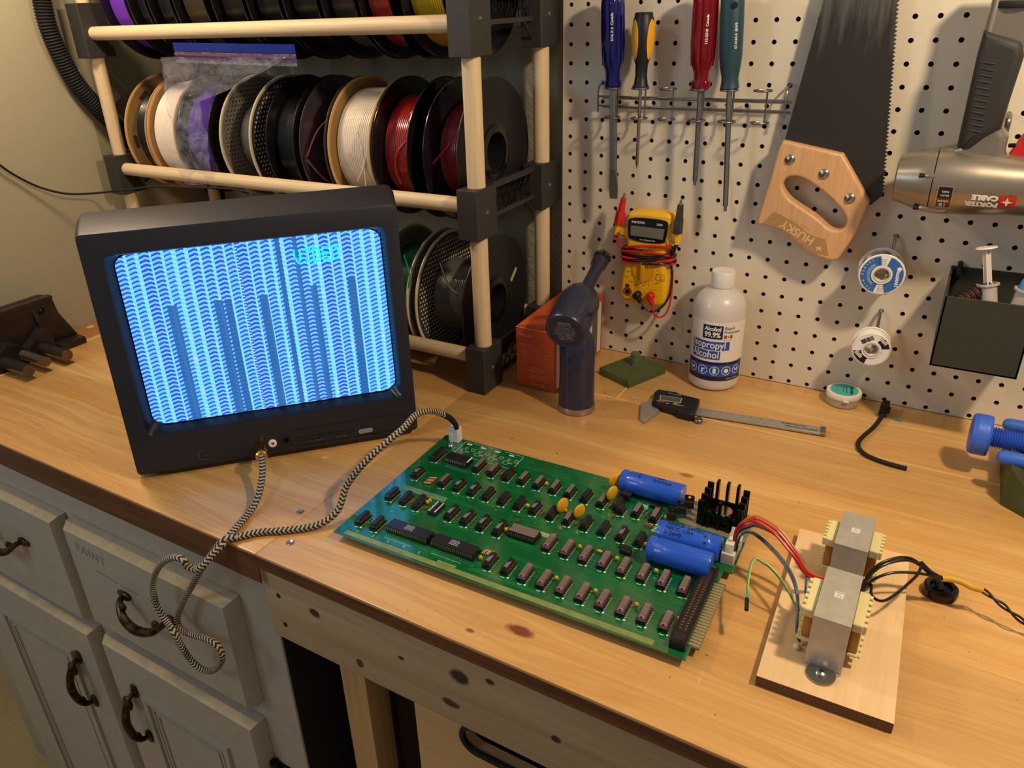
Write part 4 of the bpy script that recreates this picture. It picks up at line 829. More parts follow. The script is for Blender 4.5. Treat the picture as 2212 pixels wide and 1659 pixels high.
def fin(x, y, dx, dy, h0=0, h=.036, t=.0014): hs.box(x - (t if dx == 0 else dx / 2), x + (t if dx == 0 else dx / 2), y - (t if dy == 0 else dy / 2), y + (t if dy == 0 else dy / 2), zc - .004 + h0, zc + h)
for i in range(4): fin(A0 + .0040 + .0006 * i, B0 + .004 + .0095 * i, .0065, 0, 0, .026 + .002 * i)
for i in range(4): fin(A1 - .0040, B0 + .004 + .0095 * i, .0065, 0, 0, .026 + .002 * i)
hs.box(A0 + .0065, A0 + .0085, B0, B1, zc - .004, zc + .013); hs.box(A1 - .0085, A1 - .0065, B0, B1, zc - .004, zc + .013)
for x in (.0130, .0237, .0345): fin(A0 + x, B1 - .004, .0030, .007, 0, .034)
for x in (.0130, .0237, .0345): fin(A0 + x, B0 + .003, .0030, .006, 0, .016 if x != .0237 else .030)
hs.box(A0 + .0075, A1 - .0075, B1 - .008, B1 - .006, zc - .004, zc + .012); hs.box(A0 + .0075, A1 - .0075, B0 + .005, B0 + .0065, zc - .004, zc + .010)
hs.build('heat_sink', M_sink, pcb)
MB().lathe([(.0125, 0), (.0125, .0012), (.0100, .0016), (.0098, .0085), (.0090, .0095), (.0001, .0097)], 32, 0, trs((.3665, .2065, zc))).build('metal_can_regulator', mat('bright_can', 'd8cdb8', .14, 1.), pcb)
# --- connectors
m = MB().box(.0115, .0262, .2160, .2270, ZTp, ZTp + .0205, 0, bev=.0008, seg=1).box(.0145, .0180, .2150, .2162, ZTp, ZTp + .012, 0); m.build('video_plug_housing', mat('nylon_ivory', 'd9d2c2', .45), pcb)
m = MB().box(.3815, .3945, .1370, .1740, ZTp, ZTp + .013, 0, bev=.0006, seg=1)
m.poly([[(.139, .013), (.173, .013), (.171, .022), (.166, .026), (.162, .017), (.150, .017), (.147, .024), (.141, .022)]], .008, .0004, 0, Matrix.Translation((.388, 0, ZTp)) @ AX); m.build('power_connector', mat('nylon_milky', 'd8cbb4', .4), pcb)
# --- silkscreen
def circ(a, b, r, w_=.0004): silk.poly([arc(a, b, r, 0, 360, 16)[:-1], arc(a, b, r - w_, 0, 360, 16)[:-1][::-1]], .0002, 0, 0, trs((0, 0, ZTp + .0001)))
for i in range(4):
    a = .0400 + i * .0205; circ(a + .001, .2045 - .0003 * i, .0040); circ(a + .002, .2115, .0022); circ(a + .012, .2110, .0030); silk.box(a - .003, a + .004, .2195, .2225, ZTp, ZTp + .00012); silk.text('Q' + str(i + 1), .0035, trs((a + .0075, .2045, ZTp + .0002)), 0)
for (x0, x1, y0, y1) in ((.0325, .0330, .1935, .2255), (.1165, .1170, .1935, .2255), (.0325, .060, .2250, .2254), (.066, .086, .2250, .2254), (.090, .117, .2250, .2254), (.0325, .050, .1935, .1939), (.057, .075, .1935, .1939), (.083, .117, .1935, .1939), (.0265, .0310, .2080, .2084), (.0265, .0269, .2000, .2084), (.0265, .0310, .1990, .1994)): silk.box(x0, x1, y0, y1, ZTp, ZTp + .00012)
for i in range(4): silk.box(.279, .288, .1890 + .0022 * i, .1900 + .0022 * i, ZTp, ZTp + .00012); silk.box(.3045, .3130, .1555 + .0025 * i, .1563 + .0025 * i, ZTp, ZTp + .00012)
for i in range(4): silk.text('ABCD'[i], .0045, trs((.010, (.030, .083, .1325, .1785)[i] + .004, ZTp + .0002)), 0) if False else None
for i, a in enumerate((.0240, .0440, .0640, .0840, .1040)): silk.text(str(i + 1), .0048, trs((a, .0125 + .0008 * (i % 2), ZTp + .0002)), 0)
for i in range(20): silk.box(.0560 + i * .0018, .0566 + i * .0018, .0165, .0175, ZTp, ZTp + .00012); silk.box(.1160 + i * .0018, .1166 + i * .0018, .0175, .0185, ZTp, ZTp + .00012)
for r_ in range(7):
    for i in range(62): silk.lathe([(.00042, ZTp), (.00042, ZTp + .0001)], 5, 1, trs((.1225 + i * .0019, .2050 + r_ * .0033, 0)))
silk.build('silkscreen', [M_silk, mat('plated_hole', '6e6a4a', .4, .5)], pcb)
# ================================================================ TRANSFORMER BOARD
tb = thing('transformer_base', 'pale plywood offcut carrying two laminated power transformers', 'power supply', (0, 0, 0))
M_ply = wood('birch_ply_top', 'ecc897', 'e6c08c', 'd9ae78', 1, .4, .45, .2); s = NT('ply_edge'); q = s.sep(s.mapping()); f = s.math('FRACT', s.math('MULTIPLY', q[2], 430)); col = s.mix(s.math('GREATER_THAN', f, .5), '7a5234', '4a2c1a'); M_plyedge = s.out(col, .7)
pl = [(.4474, -.5775), (.5499, -.5745), (.5424, -.3535), (.4401, -.3590)]
V = [(x, y, .0002) for x, y in pl] + [(x, y, .0110) for x, y in pl]
MB().add(V, [[3, 2, 1, 0]], 0, None, False).add(V, [[4, 5, 6, 7]], 0, None, False).add(V, [[0, 1, 5, 4], [1, 2, 6, 5], [2, 3, 7, 6], [3, 0, 4, 7]], 1, None, False).build('plywood_board', [M_ply, M_plyedge], tb)
M_gal = mat('galvanised_bracket', 'bdb7aa', .38, .45, var=.1, vscale=120, bump=.1, bscale=400); M_bob = mat('cream_bobbin', 'e0d296', .35, coat=.15); M_tape = mat('amber_tape', 'b5762a', .2, coat=.4, alpha=1.); M_lam = mat('laminations', '4a4038', .4, .7)
def transformer(cx, yn, yf, name):
    w_ = .0285; x0, x1 = cx - w_ / 2, cx + w_ / 2; zt = .0645; zb_ = .0112
    root = MB().box(x0, x1, yn, yf, zt - .0013, zt).box(x0, x1, yn + .0001, yn + .0013, zb_, zt - .0004).box(x0, x1, yf - .0013, yf - .0001, zb_, zt - .0004).poly([[(x0, yn), (x1, yn)] + arc(cx, yn - .006, .0095, 0, -180, 10)], .0013, 0, 0, trs((0, 0, zb_ + .0006))).poly([[(x1, yf), (x0, yf)] + arc(cx, yf + .006, .0095, 180, 0, 10)], .0013, 0, 0, trs((0, 0, zb_ + .0006))).build('transformer', M_gal, tb)
    MB().box(x0 + .001, x1 - .001, yn + .0013, yf - .0013, .022, zt - .0012).build('laminated_core', M_lam, root)
    ym = (yn + yf) / 2; hy = (yf - yn) / 2 - .012
    for sgn in (-1, 1):
        xi = x0 if sgn < 0 else x1; xo = xi + sgn * .0110
        for (z0, z1, kk) in ((.050, .0585, 1), (.0235, .0265, .95)):
            n = 6; m = MB(); m.box(xi, xo - sgn * .0025, ym - hy, ym + hy, z0, z1, bev=.0008, seg=1)
            for i in range(n): y = ym - hy + (i + .1) * 2 * hy / n; m.box(xo - sgn * .003, xo, y, y + 2 * hy / n * .62, z0, z1, bev=.0006, seg=1)
            m.build('bobbin_flange', M_bob, root)
        m = MB().box(xi, xi + sgn * .0078, ym - hy + .002, ym + hy - .002, .0265, .050, bev=.0015); m.build('coil_tape', M_tape, root)
    m = MB().box(cx - .0035, cx + .0035, ym - .004, ym + .004, zt, zt + .0003).build('sticker', mat('paper_sticker', 'd8d4c8', .6), root)
    m = MB()
    for (yy, s_) in ((.0025, 'POWER'), (.0005, 'XF'), (-.0018, 'US 60')): m.text(s_, .0018, trs((cx, ym + yy, zt + .0004)), 0)
    m.build('sticker_print', M_blackink, root)
    for yy in (yn - .0065, yf + .0065):
        m = MB().lathe([(.0115, 0), (.0115, .0009), (.0045, .0011), (.0045, .0022), (.0030, .0034), (.0001, .0038)], 28, 0, trs((cx, yy, zb_ + .0013), (.05, .02, 0))); m.box(-.0020, .0020, -.00035, .00035, .0035, .0041, 1, trs((cx, yy, zb_ + .0013))); m.box(-.00035, .00035, -.0020, .0020, .0035, .0041, 1, trs((cx, yy, zb_ + .0013))); m.build('washer_screw', [M_steel, M_dark], tb)
    return root
transformer(.4930, -.5455, -.4775, 't'); transformer(.4925, -.4415, -.3850, 't')
def wire(name, pts, col_m, r=.0011, par=None, label=None): o = MB().tube(pts, r, 8, 0, 6).build(name, col_m, par); 
M_wr = mat('wire_red', 'b8201c', .32); M_wo = mat('wire_orange', 'c8742a', .35); M_wb = mat('wire_grey_blue', '2f5262', .35); M_wd = mat('wire_dark_blue', '1f3a4c', .35); M_wg = mat('wire_green', '2a9c7c', .35); M_wy = mat('wire_yellow_stripe', 'c8c040', .35); M_wk = mat('wire_black', '1a1412', .35)
W_RED = [(0.3909, -0.4444, 0.022), (0.3913, -0.4392, 0.045), (0.3979, -0.443, 0.06), (0.4076, -0.4404, 0.066), (0.4246, -0.4471, 0.066), (0.4349, -0.4508, 0.062), (0.4495, -0.4577, 0.052), (0.4607, -0.4618, 0.04), (0.4696, -0.4582, 0.034), (0.4768, -0.4514, 0.03)]
W_BLUE = [(0.3923, -0.4436, 0.022), (0.3933, -0.4397, 0.042), (0.4009, -0.439, 0.052), (0.4096, -0.4376, 0.056), (0.4295, -0.443, 0.056), (0.4444, -0.4453, 0.05), (0.4553, -0.4502, 0.042), (0.4614, -0.4613, 0.036), (0.4649, -0.4771, 0.03), (.4690, -.490, .026)]
W_DARK = [(0.3938, -0.4428, 0.022), (0.3947, -0.4332, 0.036), (0.4022, -0.4291, 0.04), (0.4167, -0.4417, 0.044), (0.4381, -0.4622, 0.044), (0.4524, -0.4791, 0.04), (0.4605, -0.4942, 0.032), (0.4664, -0.5185, 0.02), (0.4713, -0.5255, 0.0135)]
W_GRN = [(.4690, -.4990, .0235), (0.4617, -0.4908, 0.02), (0.4523, -0.4864, 0.03), (0.4415, -0.4825, 0.04), (0.4312, -0.4793, 0.046), (0.4249, -0.4788, 0.048), (0.4183, -0.4765, 0.048), (0.416, -0.4835, 0.046), (0.4179, -0.4979, 0.042), (0.4209, -0.5137, 0.04), (0.4229, -0.5222, 0.038)]
def off(P, dx, dy, dz): n = len(P); return [(p[0] + dx * math.sin(math.pi * i / (n - 1)), p[1] + dy * math.sin(math.pi * i / (n - 1)), p[2] + dz * math.sin(math.pi * i / (n - 1))) for i, p in enumerate(P)]
wire('wire', W_RED, M_wr, .0012, tb); wire('wire', off(W_RED, .002, -.003, -.004), M_wr, .0012, tb); wire('wire', off(W_RED, .000, .0025, .0022), M_wo, .0010, tb); wire('wire', off(W_RED, -.002, -.002, -.002), M_wr, .0012, tb)
wire('wire', W_BLUE, M_wb, .0011, tb); wire('wire', off(W_BLUE, .0, .002, -.002), mat('wire_grey', '6a7a80', .35), .0009, tb); wire('wire', W_DARK, M_wd, .0011, tb); wire('wire', off(W_DARK, .001, .0016, .001), M_wb, .0009, tb)
wire('wire', W_GRN, M_wg, .0011, tb); wire('wire', off(W_GRN, .0012, -.0006, .0011), M_wy, .0006, tb)
MB().tube([(0.4227, -0.5211, 0.038), (0.4242, -0.5275, 0.0372), (0.4256, -0.5336, 0.036)], .0018, 10, 0, 2).build('wire_end_sleeve', M_rubber, tb)
MB().sphere((.4700, -.5310, .0130), .0032, 0, 14, (1, 1, .8)).build('glue_blob', M_bob, tb)
W_BL1 = [(0.5080, -0.4445, 0.020), (0.5092, -0.443, 0.03), (0.5126, -0.4415, 0.042), (0.5201, -0.4348, 0.05), (0.531, -0.4244, 0.052), (0.5401, -0.4162, 0.05), (0.5488, -0.4118, 0.045), (0.5594, -0.4084, 0.038), (0.5695, -0.4034, 0.032)]
W_BL2 = [(0.5085, -0.4449, 0.022), (0.5118, -0.4416, 0.03), (0.5184, -0.4382, 0.038), (0.5267, -0.4326, 0.042), (0.5369, -0.4253, 0.042), (0.5502, -0.4173, 0.04), (0.5599, -0.4106, 0.036), (0.5696, -0.4045, 0.032)]
W_BL3 = [(0.5085, -0.4460, 0.022), (0.5145, -0.4376, 0.028), (0.5164, -0.454, 0.03), (0.5221, -0.4619, 0.032), (0.5284, -0.4609, 0.034), (0.5361, -0.4484, 0.036), (0.5436, -0.4321, 0.038), (0.5488, -0.4219, 0.042), (0.5506, -0.4108, 0.046), (0.5502, -0.4085, 0.047)]
TW = [(0.6003, -0.3973, 0.0275), (0.6115, -0.4012, 0.024), (0.6217, -0.4048, 0.02), (0.6317, -0.4083, 0.016), (0.6421, -0.409, 0.01), (0.6553, -0.4124, 0.0045), (0.6723, -0.425, 0.003), (.74, -.46, .003)]
pc = thing('mains_lead', 'black twisted mains lead with yellow heat shrink joined to the transformers', 'cable', (0, 0, 0))
wire('wire', W_BL1, M_wk, .0013, pc); wire('wire', W_BL2, M_wk, .0013, pc); wire('wire', off(W_BL1, -.001, .0018, .0018), M_wk, .0013, pc); wire('wire', W_BL3, M_wk, .0013, pc)
MB().tube([(.5660, -.4052, .033), (.560, -.4075, .036), (.5500, -.4105, .046)], .0026, 8, 0, 3).build('tape_wrap', M_rubber, pc)
MB().tube([(0.5689, -0.404, 0.032), (0.576, -0.4014, 0.032), (0.5845, -0.3998, 0.031), (0.5933, -0.4005, 0.029), (0.6013, -0.3973, 0.027)], .0030, 12, 0, 6).build('yellow_heat_shrink', mat('yellow_sleeve', 'd2a028', .5), pc)
Pt = smoothpath(TW, 14)
for ph in (0, math.pi):
    Q = []
    for i, p in enumerate(Pt): a = i * .16 + ph; Q.append((p.x + .0016 * math.cos(a), p.y + .0016 * math.cos(a) * .8, p.z + .0012 * math.sin(a)))
    MB().tube(Q, .0011, 7, 0, 1).build('twisted_conductor', M_wk, pc)
gr = thing('rubber_plug', 'round black rubber plug on the bench under the yellow sleeve', 'plug', (.5720, -.3855, 0), (0, 0, 0))
MB().lathe([(.0128, 0), (.0146, .0015), (.0152, .005), (.0145, .009), (.0120, .0105), (.0098, .0095), (.0085, .006), (.0030, .0055), (.0001, .0055)], 36, 0).build('disc', M_blackg, gr)
MB().cyl((0, 0, .005), (-.0035, .004, .0125), .0035, n=14, ch=.0006).build('stem', M_rubber, gr)
# ================================================================ THINGS ON THE BENCH BEHIND THE BOARD
# --- cardboard box of the duster
M_obox = mat('orange_print_board', 'c4532a', .5, var=.06, vscale=60); M_boxw = mat('box_white_edge', 'd8cdbd', .6); M_boxg = mat('box_grey_print', '5c5652', .5)
bx = thing('duster_box', 'orange cardboard product box standing behind the air duster', 'box', (0, 0, 0))
m = MB().box(.0005, .0640, -.1805, -.010, .0003, .0950, 0, bev=.0008, seg=1)
m.box(.0640, .0644, -.175, -.016, .004, .088, 1); m.box(.0642, .0647, -.100, -.062, .004, .088, 2); m.box(.0642, .0647, -.050, -.030, .004, .088, 2)
m.build('carton', [M_obox, M_boxw, M_boxg], bx)
m = MB().add([(.0005, -.1800, .0952), (.0640, -.1800, .0936), (.0640, -.010, .0990), (.0005, -.010, .0990)], [[0, 1, 2, 3]], 0, None, False).add([(.0005, -.1812, .0952), (.0640, -.1812, .0936), (.0640, -.1800, .0936), (.0005, -.1800, .0952)], [[0, 1, 2, 3]], 1, None, False).add([(.0643, -.1800, .0930), (.0643, -.010, .0930), (.0643, -.010, .0992), (.0643, -.1800, .0938)], [[0, 1, 2, 3]], 0, None, False)
m.build('lid_flap', [M_obox, M_boxw], bx)
T = xz(-.1807)
m = MB().text('OPOLAR', .0052, T @ trs((.006, .0840, 0)), 0, ax='LEFT', bold=.0001).text('SPECIFICATION', .0034, T @ trs((.006, .0690, 0)), 0, ax='LEFT')
for i in range(5): m.box(.006, .060, .0415 + i * .0058, .0417 + i * .0058, 0, .0001, 0, T)
m.box(.0595, .0597, .0415, .0647, 0, .0001, 0, T); m.box(.030, .0302, .0415, .0647, 0, .0001, 0, T)
for i, (a, b) in enumerate((('Input', '5V 2A'), ('Model', '2A'), ('Power', '40W'), ('Battery', '3.7V'))): m.text(a, .0028, T @ trs((.012, .0620 - i * .0058, 0)), 0, ax='LEFT').text(b, .0028, T @ trs((.034, .0620 - i * .0058, 0)), 0, ax='LEFT')
for i, wd in enumerate((.030, .026, .028, 0, .032, .030, .027)):
    if wd: m.box(.022, .022 + wd, .0340 - i * .0030, .0345 - i * .0030, 0, .0001, 0, T)
m.text('CE', .0048, T @ trs((.030, .0072, 0)), 0); m.text('FC', .0040, T @ trs((.037, .0072, 0)), 0); m.poly([arc(.044, .0072, .0024, 0, 360, 14)[:-1], arc(.044, .0072, .0016, 0, 360, 14)[:-1][::-1]], .0001, 0, 0, T)
m.build('box_print', M_orangeink, bx)
# --- air duster
M_navy = mat('navy_plastic', '272a3c', .33, coat=.15, bump=.05, bscale=900)
du = thing('air_duster', 'dark navy cordless air duster standing upright with a brush nozzle', 'air duster', (.1110, -.2065, 0))
MB().lathe([(.0001, 0), (.0245, 0), (.0258, .001), (.0262, .003), (.0258, .0085), (.0254, .0092)], 48).build('base_ring', mat('rose_metal_ring', 'b89a90', .3, .85), du)
MB().lathe([(.0252, .0090), (.0250, .012), (.0240, .06), (.0244, .096), (.0225, .108), (.016, .118), (.0001, .122)], 48).build('handle', M_navy, du)
dA = Vector((-.0225, .177, .0520)).normalized(); A0_ = Vector((-.0055, -.0205, .1305)) - dA * .011
Md, _ = axis_frame(A0_, A0_ + dA)
sx_ = Vector((1, 0, 0)); yv = dA.cross(sx_).normalized(); sx_ = yv.cross(dA).normalized(); Md = frame(A0_, sx_, -yv, -dA)     # local: x right, y up, z out towards the viewer
b_ = MB().lathe([(.0215, -.0016), (.0215, -.0004), (.0235, .0004), (.0262, .0), (.0275, -.0015), (.0282, -.004), (.0285, -.012), (.0285, -.055), (.0275, -.068), (.0235, -.080), (.0150, -.088), (.0100, -.090)], 56, 0, Md); b_ = b_.build('motor_barrel', M_navy, du)
MB().lathe([(.0216, -.0018), (.0001, -.0018)], 48, 0, Md).build('label_disc', M_blackg, b_)
m = MB()
for i, s_ in enumerate(('OPOLAR', 'AIR DUSTER', 'Input Voltage: 5V', 'Input Current: 2A', 'Output Power: 40W', 'Battery: 6000mAh', 'Li-ion 18650', 'Made in China')): m.text(s_, .0046 if i == 0 else .0036, Md @ trs((0, .0125 - i * .0036 - (.0004 if i else 0), -.0015)), 0, bold=.00015 if i == 0 else 0)
m.build('label_text', mat('silver_ink', '9a98a0', .5), b_)
m = MB().lathe([(.0100, -.088), (.0096, -.095), (.0088, -.130), (.0088, -.150), (.0118, -.158), (.0122, -.168), (.0090, -.168)], 32, 0, Md); nz_ = m.build('nozzle', M_navy, du)
m = MB(); rnd = random.Random(3)
for ring_, (r0, r1) in enumerate(((.0070, .0082), (.0090, .0108), (.0106, .0128))):
    for i in range(34): a = 2 * math.pi * (i + .5 * ring_) / 34; z0 = -.166; p = [Md @ Vector((r0 * math.cos(a), r0 * math.sin(a), z0)), Md @ Vector((r1 * math.cos(a + .05), r1 * math.sin(a + .05), -.180 - rnd.random() * .002))]; m.tube(p, .00055, 4, 0, 1)
m.build('brush_bristles', mat('bristle', '1c1a1a', .6), nz_)
MB().box(-.0012, .0012, -.0250, -.0236, .0800, .0880, 0, bev=.0005).box(-.0004, .0004, -.0246, -.0238, .02, .07, 0).build('charging_port', M_rubber, du)
for (x, y, z) in ((.0215, -.004, .148),): MB().sphere((x, y, z), .0028, 0, 12).build('screw_recess', M_rubber, du)
# --- green printed pad with screw
M_green = mat('olive_printed_plastic', '4d5a34', .5, bump=.25, bscale=500)
a23 = math.atan2(-.1204 + .0957, .1612 - .1037)
pd = thing('green_threaded_base', 'flat olive green printed block with a threaded stud on top', 'printed part', (.1410, -.0690, 0), (0, 0, a23))
MB().box(-.0312, .0312, -.0400, .0400, 0, .0120, bev=.0010).build('block', M_green, pd)
pr = [(.0070, .012), (.0070, .017)]
for i in range(7): pr += [(.0056, .0172 + i * .0022), (.0068, .0172 + i * .0022 + .0009), (.0068, .0172 + i * .0022 + .0013)]
pr += [(.0056, .0326), (.0001, .0328)]
MB().lathe(pr, 26, 0, trs((-.003, .008, 0))).build('threaded_stud', mat('olive_light_plastic', '5c6a42', .5), pd)
# --- alcohol bottle
bt = thing('alcohol_bottle', 'translucent white bottle of isopropyl alcohol with a printed label', 'bottle', (.2560, -.0405, 0))
s = NT('milky_plastic'); s.b.inputs['Base Color'].default_value = lin('d4cac0'); s.b.inputs['Roughness'].default_value = .32; s.b.inputs['Subsurface Weight'].default_value = .25; s.b.inputs['Subsurface Radius'].default_value = (.02, .015, .012); s.b.inputs['Subsurface Scale'].default_value = .6; s.b.inputs['Coat Weight'].default_value = .3
Rb = .0362
MB().lathe([(.0001, .0015), (.028, .0008), (.0325, .0015), (.0355, .005), (Rb, .010), (Rb, .118), (.0352, .127), (.0310, .1365), (.0235, .1440), (.0165, .1480), (.0148, .1500), (.0148, .156)], 64).build('bottle_body', s.m, bt)
pr = [(.0158, .1510), (.0162, .1530), (.0160, .1715), (.0150, .1730), (.0001, .1732)]
MB().lathe(pr, 48).build('cap', mat('cap_white', 'e4dccf', .35, bump=.2, bscale=300, stretch=(1, 1, .05)), bt)
def onb(r): return lambda v: Vector((math.cos(math.radians(-76) + v.x / Rb) * r, math.sin(math.radians(-76) + v.x / Rb) * r, v.y))
def patch(m, x0, x1, z0, z1, r, mi=0):
    n = max(2, int(abs(x1 - x0) / .0025)); f = onb(r); V = [f(Vector((x0 + (x1 - x0) * i / n, z, 0))) for z in (z0, z1) for i in range(n + 1)]; m.add(V, [[i, i + 1, n + 2 + i, n + 1 + i] for i in range(n)], mi)
L0, L1 = -.0440, .0560
lb = MB(); patch(lb, L0, L1, .0185, .1085, Rb + .0002, 0); patch(lb, L0, L1 - .008, .0185, .0480, Rb + .00035, 1); patch(lb, -.0395, L1 - .0140, .0255, .0435, Rb + .0005, 2)
patch(lb, -.0205, .0075, .0835, .1040, Rb + .0004, 1); patch(lb, -.0370, .0185, .0665, .0795, Rb + .0004, 2); patch(lb, -.0370, .0065, .0520, .0650, Rb + .0004, 2)
lo = lb.build('label', [mat('label_paper', 'e6ded2', .4), mat('label_navy', '1c1a38', .4), mat('label_blue', '2b4f9e', .4)], bt)
m = MB(); f6 = onb(Rb + .0006)
def bt_text(t, size, x, z, ax='LEFT', mi=0, b=0., sx=1.): m.text(t, size, Matrix.Identity(4), mi, ax=ax, fn=lambda v: f6(Vector((v.x + x, v.y + z, 0))), bold=b, sx=sx)
bt_text('Alcohol', .0085, -.0065, .0985, 'CENTER', 0, .0003, .85); bt_text('99.9%', .0108, -.0065, .0895, 'CENTER', 0, .0003, .86)
bt_text('Rapid', .0062, .0095, .1000, 'LEFT', 1); bt_text('Protectant', .0062, .0095, .0942, 'LEFT', 1, 0, .9)
bt_text('Isopropyl', .0150, -.0355, .0738, 'LEFT', 0, .0002, .86); bt_text('Alcohol', .0150, -.0355, .0588, 'LEFT', 0, .0002, .86)
bt_text('Made in Canada', .0018, .0095, .0825, 'LEFT', 1); bt_text('16 fl.oz / 473 ml', .0028, .0180, .0218, 'LEFT', 0)
def flag(x0, x1, z0, z1, mi): patch(m, x0, x1, z0, z1, Rb + .0006, mi)
flag(.0095, .0130, .0850, .0900, 2); flag(.0180, .0215, .0850, .0900, 2)
m.poly([[(.0155 + .0021 * k * math.sin(math.radians(a)), .0875 + .0021 * k * math.cos(math.radians(a))) for a, k in zip(range(0, 360, 30), (1, .4, .9, .5, .9, .3, .8, .3, .9, .5, .9, .4))]], 0, 0, 2, None) if False else None
pts = [(.0155 + .0021 * k * math.sin(math.radians(a)), .0875 + .0021 * k * math.cos(math.radians(a))) for a, k in zip(range(0, 360, 30), (1, .4, .9, .5, .9, .3, .8, .3, .9, .5, .9, .4))]
m.add([f6(Vector((p[0], p[1], 0))) for p in pts], [list(range(12))[::-1]], 2, None, False)
for i in range(5):
    cx_ = -.0325 + i * .0166; cz = .0345
    P1 = [(cx_ + .0068 * math.cos(t * math.pi / 12), cz + .0068 * math.sin(t * math.pi / 12)) for t in range(24)]; P2 = [(cx_ + .0060 * math.cos(t * math.pi / 12), cz + .0060 * math.sin(t * math.pi / 12)) for t in range(24)]
    m.add([f6(Vector((*p, 0))) for p in P1] + [f6(Vector((*p, 0))) for p in P2], [[k, (k + 1) % 24, 24 + (k + 1) % 24, 24 + k] for k in range(24)], 0, None, False)
    sh = {0: [(-.003, .002), (.003, .002), (.003, -.001), (0, -.003), (-.003, -.001)], 1: [(-.002, .002), (.003, .003), (.003, .001), (.0005, .001), (.0005, -.004), (-.002, -.004)], 2: [(-.0022, .004), (.002, .004), (.002, -.004), (-.0022, -.004)], 3: [(.0035 * math.cos(t), .0035 * math.sin(t)) for t in [k * math.pi / 4 for k in range(8)]], 4: [(-.0035, .003), (.0035, .0022), (.0028, -.0018), (-.002, -.0018)]}[i]
    m.add([f6(Vector((cx_ + a, cz + b, 0))) for a, b in sh], [list(range(len(sh)))], 0, None, False)
m.build('label_print', [M_whitepaint, mat('label_text_navy', '2a2850', .5), mat('flag_red', 'a83a2a', .5)], lo)
# --- digital caliper
cl_ang = math.atan2(-.1243 + .1452, .4270 - .2682)
ca = thing('digital_caliper', 'steel digital caliper with a black display head lying behind the green board', 'caliper', (.2682, -.1452, 0), (0, 0, cl_ang))
M_calst = mat('caliper_steel', 'aaa69e', .36, .55)
def inv(x, y): d = Vector((x - .2682, y + .1452)); return (d.x * math.cos(cl_ang) + d.y * math.sin(cl_ang), -d.x * math.sin(cl_ang) + d.y * math.cos(cl_ang))
MB().box(-.060, .1600, -.0095, .0085, .0012, .0046, bev=.0004, seg=1).build('beam', M_calst, ca)
MB().box(.1540, .1604, -.0098, .0088, .0008, .0056, bev=.0004, seg=1).build('end_stop', M_zinc, ca)
fx = [inv(*p) for p in ((.2115, -.2071), (.2030, -.2010), (.1895, -.1608), (.1962, -.1500), (.1962, -.1254), (.2000, -.1330), (.2046, -.1583), (.2196, -.1686))]
MB().poly([fx], .0046, .0004, 0, trs((0, 0, .0024))).build('fixed_jaw', M_calst, ca)
gx = [inv(*p) for p in ((.2118, -.2068), (.2196, -.1700), (.2110, -.1690), (.2080, -.190))]
MB().poly([gx], .0040, .0003, 0, trs((0, 0, .0026))).build('sliding_jaw', M_calst, ca)
hx = [inv(*p) for p in ((.2000, -.1215), (.2250, -.1185), (.2350, -.1220), (.2582, -.1234), (.2620, -.1250), (.2680, -.1690), (.2640, -.1730), (.2463, -.1724), (.2420, -.1675), (.2180, -.1640), (.2095, -.1650), (.1985, -.1330))]
hd = MB().poly([hx], .0105, .0012, 0, trs((0, 0, .0062))).build('display_head', M_black, ca)
dx_ = [inv(*p) for p in ((.2095, -.1387), (.2396, -.1340), (.2420, -.1490), (.2133, -.1530))]
m = MB().poly([dx_], .0006, 0, 0, trs((0, 0, .0117))); dc = [sum(p[0] for p in dx_) / 4, sum(p[1] for p in dx_) / 4]; m.poly([[(dc[0] + (p[0] - dc[0]) * .93, dc[1] + (p[1] - dc[1]) * .88) for p in dx_]], .0008, 0, 1, trs((0, 0, .0117)))
m.build('display', [mat('display_frame', 'b8b4ac', .4), mat('lcd_grey', '4e5248', .2)], hd)
for (x, y, c_) in ((.2190, -.1568, 'c43426'), (.2365, -.1545, 'd8b640'), (.2200, -.1270, '2f6fa8')): q = inv(x, y); MB().box(q[0] - .0030, q[0] + .0030, q[1] - .0012, q[1] + .0012, .011, .0124, bev=.0004).build('button', mat('btn_' + c_, c_, .4), hd)
m = MB()
for s_, x, y in (('OFF', .2130, -.1560), ('ON', .2260, -.1572), ('ZERO', .2440, -.1550), ('mm/inch', .2300, -.1262)): q = inv(x, y); m.text(s_, .0032, trs((q[0], q[1], .0116)), 0)
m.build('head_print', M_whitepaint, hd)
m = MB()
for i in range(76): m.box(.012 + i * .0016, .0122 + i * .0016, -.0090, -.0070 + (.0016 if i % 5 == 0 else 0), .0046, .0047, 0)
for i in range(50): m.box(.012 + i * .0025, .0122 + i * .0025, .0065 - (.0014 if i % 4 == 0 else 0), .0080, .0046, .0047, 0)
for i in range(9): m.text(str(i + 4), .0035, trs((.016 + i * .0127, .0035, .00475)), 0)
m.text('ELECTRONIC', .0040, trs((.122, .0028, .00475)), 0, sx=1.3, bold=.0001).text('DIGITAL CALIPER', .0040, trs((.131, -.0035, .00475)), 0, sx=1.3, bold=.0001)
m.build('scale_marks', mat('etched_marks', '2c2a28', .6), ca)
q = inv(.2740, -.1690); m = MB(); m.cyl((q[0], q[1], 0.0006), (q[0], q[1], .0055), .0058, n=24, ch=.0006).cyl((q[0], q[1] , .0055), (q[0], q[1], .0070), .0030, n=16); m.build('thumb_roller', M_zinc, ca)
